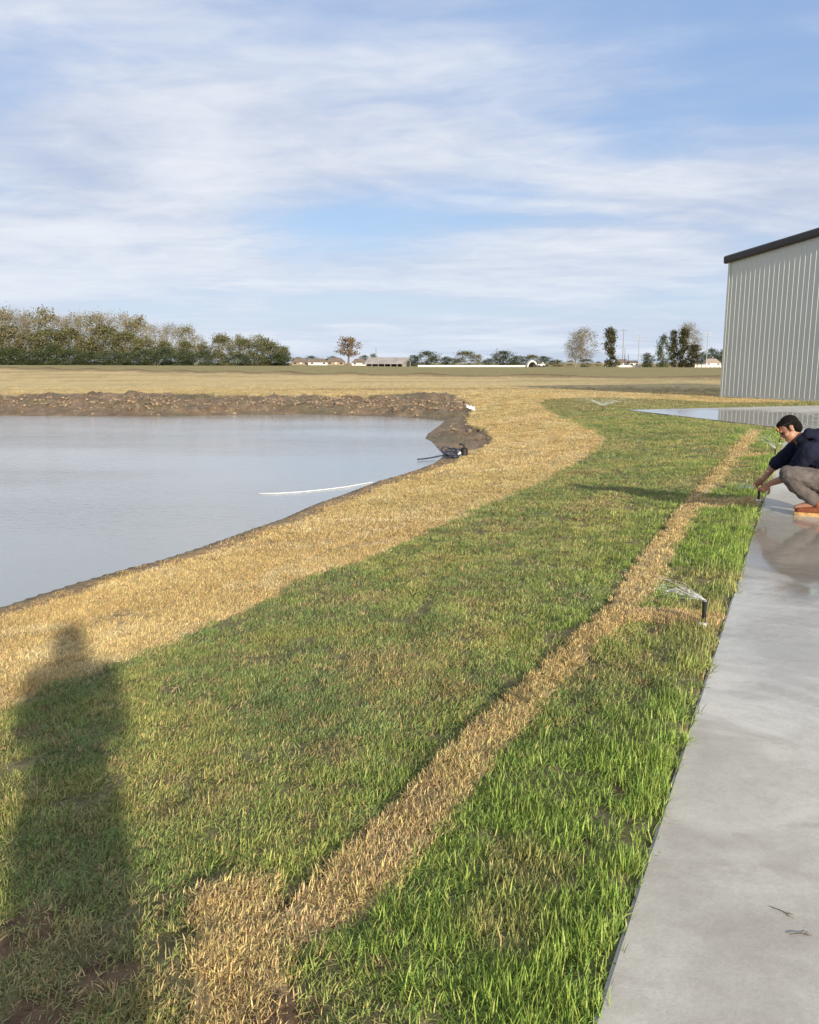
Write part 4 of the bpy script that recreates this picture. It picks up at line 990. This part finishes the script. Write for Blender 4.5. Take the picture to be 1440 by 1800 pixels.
def hand(b, wrist, tip, palm_n, sz=1.0, curl=0.7, spread=1.0, thumb=1):
    """palm and five bent fingers from wrist towards tip; palm_n points out of the palm"""
    w_, t_ = Vector(wrist), Vector(tip); d = (t_ - w_).normalized(); n = Vector(palm_n); n = (n - d * n.dot(d)).normalized(); s = d.cross(n)
    M_ = Matrix((d, s, n)).transposed()
    ball(b, w_ + d * 0.048 * sz, (0.052 * sz, 0.041 * sz, 0.017 * sz), M_, 14)
    for k, (off, ln) in enumerate(((-0.030, 0.066), (-0.010, 0.076), (0.010, 0.071), (0.029, 0.055))):
        p = w_ + d * 0.088 * sz + s * off * sz; a_ = 0.25
        rr_ = 0.0092 * sz
        for j, f in enumerate((0.45, 0.32, 0.25)):
            a_ += curl * (0.5 if j == 0 else 0.8)
            q = p + (d * math.cos(a_) + n * math.sin(a_) + s * off * 1.5 * spread) * ln * f * sz
            capsule(b, p, q, rr_, rr_ * 0.92, 8); p = q; rr_ *= 0.92
    p = w_ + d * 0.028 * sz - s * 0.030 * thumb * sz
    for j, (f, a_) in enumerate(((0.036, 0.3), (0.030, 0.7), (0.024, 1.0))):
        q = p + (d * 0.75 - s * thumb * (0.75 - 0.4 * j) + n * a_ * 0.8).normalized() * f * sz; capsule(b, p, q, 0.011 * sz, 0.0095 * sz, 8); p = q
def head(b, c, M_, sk=1.0):
    """M_ columns: forward, left, up"""
    P_ = lambda f, l, u_: Vector(c) + M_ @ Vector((f, l, u_)) * sk
    ball(b, P_(-0.012, 0, 0.032), (0.100 * sk, 0.079 * sk, 0.092 * sk), M_, 20)
    ball(b, P_(0.028, 0, -0.045), (0.062 * sk, 0.060 * sk, 0.075 * sk), M_, 18)
    ball(b, P_(0.066, 0, -0.098), (0.022 * sk, 0.024 * sk, 0.018 * sk), M_, 12)         # chin
    capsule(b, P_(0.087, 0, 0.008), P_(0.107, 0, -0.030), 0.010 * sk, 0.0155 * sk, 10)   # nose
    ball(b, P_(0.083, 0, 0.025), (0.016 * sk, 0.052 * sk, 0.012 * sk), M_, 12)           # brow
    ball(b, P_(0.084, 0, -0.064), (0.014 * sk, 0.026 * sk, 0.008 * sk), M_, 10); ball(b, P_(0.080, 0, -0.078), (0.015 * sk, 0.023 * sk, 0.009 * sk), M_, 10)
    for s in (-1, 1):
        ball(b, P_(0.052, 0.044 * s, -0.028), (0.028 * sk, 0.020 * sk, 0.022 * sk), M_, 10)  # cheek
        ball(b, P_(-0.012, 0.080 * s, -0.012), (0.020 * sk, 0.009 * sk, 0.033 * sk), M_, 12) # ear

# worker squatting at the slab edge: local x = to the right across the view, y = away, z = up
wx, wy = at_z(1418, 903, 0.03); az = math.atan2(wx, wy)
K = FPX / (wy * cp + (CAM_H - 0.4) * sp)
per = empty('person', (wx, wy, 0.03), -az)
tag(per, 'person squatting on the slab in navy hoodie and grey trousers, reaching to a sprinkler', 'person')
def Q(px, py, y=0.0): return Vector(((px - 1418) / K, y, (903 - py) / K))
HIP = {s: Q(1470, 846, 0.10 * s) for s in (-1, 1)}          # -1 near leg, +1 far leg
KNEE = {-1: Q(1384, 830, -0.20), 1: Q(1392, 822, 0.22)}
ANK = {-1: Q(1426, 881, -0.13), 1: Q(1446, 870, 0.16)}
SH = {-1: Q(1412, 790, -0.17), 1: Q(1398, 784, 0.16)}
ELB = {-1: Q(1388, 836, -0.06), 1: Q(1361, 818, 0.10)}
WRI = {-1: Q(1354, 853, -0.04), 1: Q(1343, 847, 0.05)}
TIP = {-1: Q(1340, 869, -0.03), 1: Q(1328, 860, 0.02)}
PEL = Q(1464, 843, 0); WAI = Q(1452, 815, 0); CHE = Q(1427, 794, 0); NEK = Q(1399, 774, 0); HEA = Q(1379.5, 755, -0.01)
fw = Vector((-0.78, -0.18, -0.62)).normalized(); lf = Vector((0.1, -1, 0.25)); lf = (lf - fw * lf.dot(fw)).normalized(); upv = fw.cross(lf).normalized()
HM = Matrix((fw, lf, upv)).transposed()
b = bmesh.new()
chain(b, [PEL, WAI, CHE], [0.135, 0.13, 0.145]); chain(b, [CHE, NEK], [0.12, 0.06]); chain(b, [NEK, HEA - upv * 0.04], [0.058, 0.056])
head(b, HEA, HM, 1.02)
for s in (-1, 1):
    chain(b, [CHE, SH[s]], [0.10, 0.066]); chain(b, [SH[s], ELB[s]], [0.055, 0.045]); chain(b, [ELB[s], ELB[s].lerp(WRI[s], 0.3), WRI[s]], [0.042, 0.043, 0.028])
    chain(b, [PEL, HIP[s], KNEE[s]], [0.11, 0.10, 0.06]); chain(b, [KNEE[s], KNEE[s].lerp(ANK[s], 0.35), ANK[s]], [0.056, 0.058, 0.038]); chain(b, [ANK[s], ANK[s] + Vector((-0.14, 0, -0.05))], [0.04, 0.03])
hand(b, WRI[-1], TIP[-1], (-0.3, 0.8, -0.4), 1.0, 0.75, thumb=-1); hand(b, WRI[1], TIP[1], (0.25, -0.8, -0.3), 1.0, 0.75, thumb=1)
body = organic('body', b, M_SKIN, per, 0.0055, 3)
for s in (-1, 1):
    b = bmesh.new(); ball(b, HEA + HM @ Vector((0.085, 0.033 * s, 0.004)), (0.012, 0.014, 0.008), HM, 10); link('eye', b, M_HAIR, per, smooth=True)
b = bmesh.new()
ball(b, HEA + HM @ Vector((-0.026, 0, 0.050)), (0.101, 0.087, 0.090), HM, 22)
ball(b, HEA + HM @ Vector((-0.06, 0, -0.005)), (0.064, 0.080, 0.082), HM, 18)
ball(b, HEA + HM @ Vector((0.035, 0, 0.092)), (0.050, 0.060, 0.035), HM, 14)
for s in (-1, 1): ball(b, HEA + HM @ Vector((0.004, 0.079 * s, 0.012)), (0.016, 0.008, 0.034), HM, 10)
organic('hair', b, M_HAIR, per, 0.006, 2, 0.006)
gl = empty('sunglasses', (0, 0, 0)); gl.parent = None
gl.location = per.matrix_basis @ HEA; gl.rotation_euler = (0, 0, -az)
tag(gl, 'amber sunglasses pushed up on the forehead of the squatting person', 'sunglasses')
for s in (-1, 1):
    b = bmesh.new(); ball(b, HM @ Vector((0.094, 0.036 * s, 0.062)), (0.010, 0.030, 0.021), HM, 14); link('lens', b, M_LENS, gl, smooth=True)
    b = bmesh.new(); tube(b, [HM @ Vector((0.088, 0.066 * s, 0.062)), HM @ Vector((0.03, 0.089 * s, 0.060)), HM @ Vector((-0.05, 0.090 * s, 0.04))], 0.004, 6); link('temple_arm', b, M_SPR, gl)
b = bmesh.new(); tube(b, [HM @ Vector((0.100, -0.012, 0.064)), HM @ Vector((0.104, 0, 0.066)), HM @ Vector((0.100, 0.012, 0.064))], 0.004, 6); link('bridge', b, M_SPR, gl)
# hoodie
b = bmesh.new()
chain(b, [Q(1466, 838), WAI, CHE], [0.165, 0.168, 0.180]); chain(b, [CHE, Q(1408, 781)], [0.165, 0.10])
for s in (-1, 1):
    chain(b, [CHE, SH[s]], [0.135, 0.096]); chain(b, [SH[s], ELB[s]], [0.094, 0.070]); chain(b, [ELB[s], ELB[s].lerp(WRI[s], 0.16)], [0.070, 0.056])
organic('hoodie', b, M_NAVY, per, 0.009, 5, 0.030)
b = bmesh.new(); ball(b, Q(1421, 766), (0.125, 0.125, 0.062), Matrix.Rotation(0.55, 3, 'Y'), 18); chain(b, [Q(1396, 772, -0.085), Q(1410, 762, -0.11), Q(1428, 761, -0.05), Q(1430, 760, 0.05), Q(1410, 761, 0.11), Q(1396, 770, 0.085)], [0.030, 0.040, 0.046, 0.046, 0.040, 0.030])
organic('hood', b, M_NAVY, per, 0.008, 4, 0.022)
b = bmesh.new(); bmesh.ops.create_grid(b, x_segments=6, y_segments=6, size=0.5)
pc = CHE + Vector((0.115, -0.10, 0.125))
pm = Matrix.Translation(Q(1441, 770, -0.115)) @ (Vector((0.55, -0.62, 0.56))).to_track_quat('Z', 'Y').to_matrix().to_4x4()
for v in b.verts: v.co = pm @ Vector((v.co.x * 0.09, v.co.y * 0.075, -0.35 * (v.co.x ** 2 + v.co.y ** 2) * 0.1))
o = link('back_print', b, M_MINT, per)
# trousers
b = bmesh.new(); chain(b, [Q(1466, 846), Q(1456, 832)], [0.155, 0.145])
for s in (-1, 1):
    chain(b, [PEL, HIP[s], KNEE[s]], [0.14, 0.132, 0.092]); chain(b, [KNEE[s], KNEE[s].lerp(ANK[s], 0.4), ANK[s] + Vector((0, 0, 0.035))], [0.090, 0.088, 0.066])
organic('trousers', b, M_PANT, per, 0.009, 4, 0.032)
b = bmesh.new()
for s in (-1, 1):
    a_ = ANK[s]; b = bmesh.new(); fl = 0.012 if s == -1 else 0.012
    hx, ty = a_.x + 0.045, a_.y
    chain(b, [Vector((hx, ty, max(a_.z, 0.11))), Vector((hx + 0.015, ty, 0.065)), Vector((hx - 0.10, ty - 0.005, 0.058)), Vector((hx - 0.165, ty - 0.01, 0.050))], [0.052, 0.050, 0.046, 0.040])
    bt = organic('boot', b, M_BOOT, per, 0.006, 3, 0.008)
    b = bmesh.new(); ol = [(0.065, 0.030), (0.065, -0.030), (0.02, -0.040), (-0.08, -0.046), (-0.16, -0.050), (-0.20, -0.036), (-0.215, 0), (-0.20, 0.036), (-0.16, 0.050), (-0.08, 0.046), (0.02, 0.040)]
    va = [b.verts.new((hx + x_, ty + y_, 0.001)) for x_, y_ in ol]; vb = [b.verts.new((hx + x_ * 1.02, ty + y_ * 1.03, 0.038)) for x_, y_ in ol]
    for i in range(len(ol)): b.faces.new((va[i], va[(i + 1) % len(ol)], vb[(i + 1) % len(ol)], vb[i]))
    b.faces.new(va[::-1]); b.faces.new(vb); bmesh.ops.recalc_face_normals(b, faces=b.faces[:]); link('sole', b, M_SOLE, bt)

# the photographer stands behind the camera; only the shadow falls into the view
ph = empty('person', (0.065, -0.42, 0.03), SUN_AZ); tag(ph, 'person standing on the slab taking the picture, whose tall shadow crosses the lawn', 'person')
b = bmesh.new(); V3 = Vector
chain(b, [V3((0, 0, 0.93)), V3((0, 0, 1.15)), V3((0, 0, 1.36))], [0.16, 0.155, 0.15]); chain(b, [V3((0, 0, 1.36)), V3((0, 0.02, 1.52))], [0.10, 0.06])
HM2 = Matrix((V3((0, 1, -0.1)).normalized(), V3((-1, 0, 0)), V3((0, 0.1, 1)).normalized())).transposed()
head(b, V3((0, 0.03, 1.625)), HM2)
for s in (-1, 1):
    chain(b, [V3((0, 0, 1.36)), V3((0.185 * s, 0, 1.40)), V3((0.212 * s, 0.09, 1.16)), V3((0.09 * s, 0.26, 1.40))], [0.11, 0.066, 0.048, 0.032])
    chain(b, [V3((0.08 * s, 0, 0.93)), V3((0.085 * s, 0.01, 0.50)), V3((0.09 * s, -0.01, 0.07))], [0.11, 0.07, 0.045]); chain(b, [V3((0.09 * s, -0.02, 0.05)), V3((0.10 * s, 0.16, 0.04))], [0.045, 0.038])
    hand(b, V3((0.09 * s, 0.26, 1.40)), V3((0.065 * s, 0.32, 1.50)), (-0.5 * s, 0.6, 0.2), 1.0, 0.5, thumb=s)
organic('body', b, M_SKIN, ph, 0.009, 3)
b = bmesh.new(); chain(b, [V3((0, 0, 0.80)), V3((0, 0, 1.10)), V3((0, 0, 1.37))], [0.185, 0.18, 0.175])
for s in (-1, 1):
    ball(b, V3((0.05 * s, 0, 0.95)), (0.14, 0.14, 0.28)); chain(b, [V3((0.05 * s, 0, 1.36)), V3((0.19 * s, 0, 1.40)), V3((0.215 * s, 0.09, 1.15)), V3((0.10 * s, 0.235, 1.37))], [0.13, 0.088, 0.07, 0.055])
organic('jacket', b, M_JACK, ph, 0.012, 4, 0.02)
b = bmesh.new()
for s in (-1, 1): chain(b, [V3((0.08 * s, 0, 0.93)), V3((0.085 * s, 0.01, 0.50)), V3((0.09 * s, -0.01, 0.10))], [0.13, 0.09, 0.075])
organic('trousers', b, M_PANT, ph, 0.012, 4, 0.02)
b = bmesh.new(); ball(b, V3((0, -0.02, 1.63)), (0.135, 0.125, 0.155)); chain(b, [V3((0, -0.03, 1.40)), V3((0, -0.03, 1.56))], [0.155, 0.12]); organic('hood', b, M_JACK, ph, 0.009, 3, 0.02)
b = bmesh.new(); box(b, -0.036, 0.036, -0.004, 0.004, -0.075, 0.075)
bmesh.ops.bevel(b, geom=b.edges[:], offset=0.003, segments=2, affect='EDGES')
o = link('phone', b, M_SPR, loc=(0, -0.035, CAM_H - 0.06)); o.rotation_euler = (-PITCH, 0, 0); tag(o, 'black phone held up by the person taking the picture', 'phone')
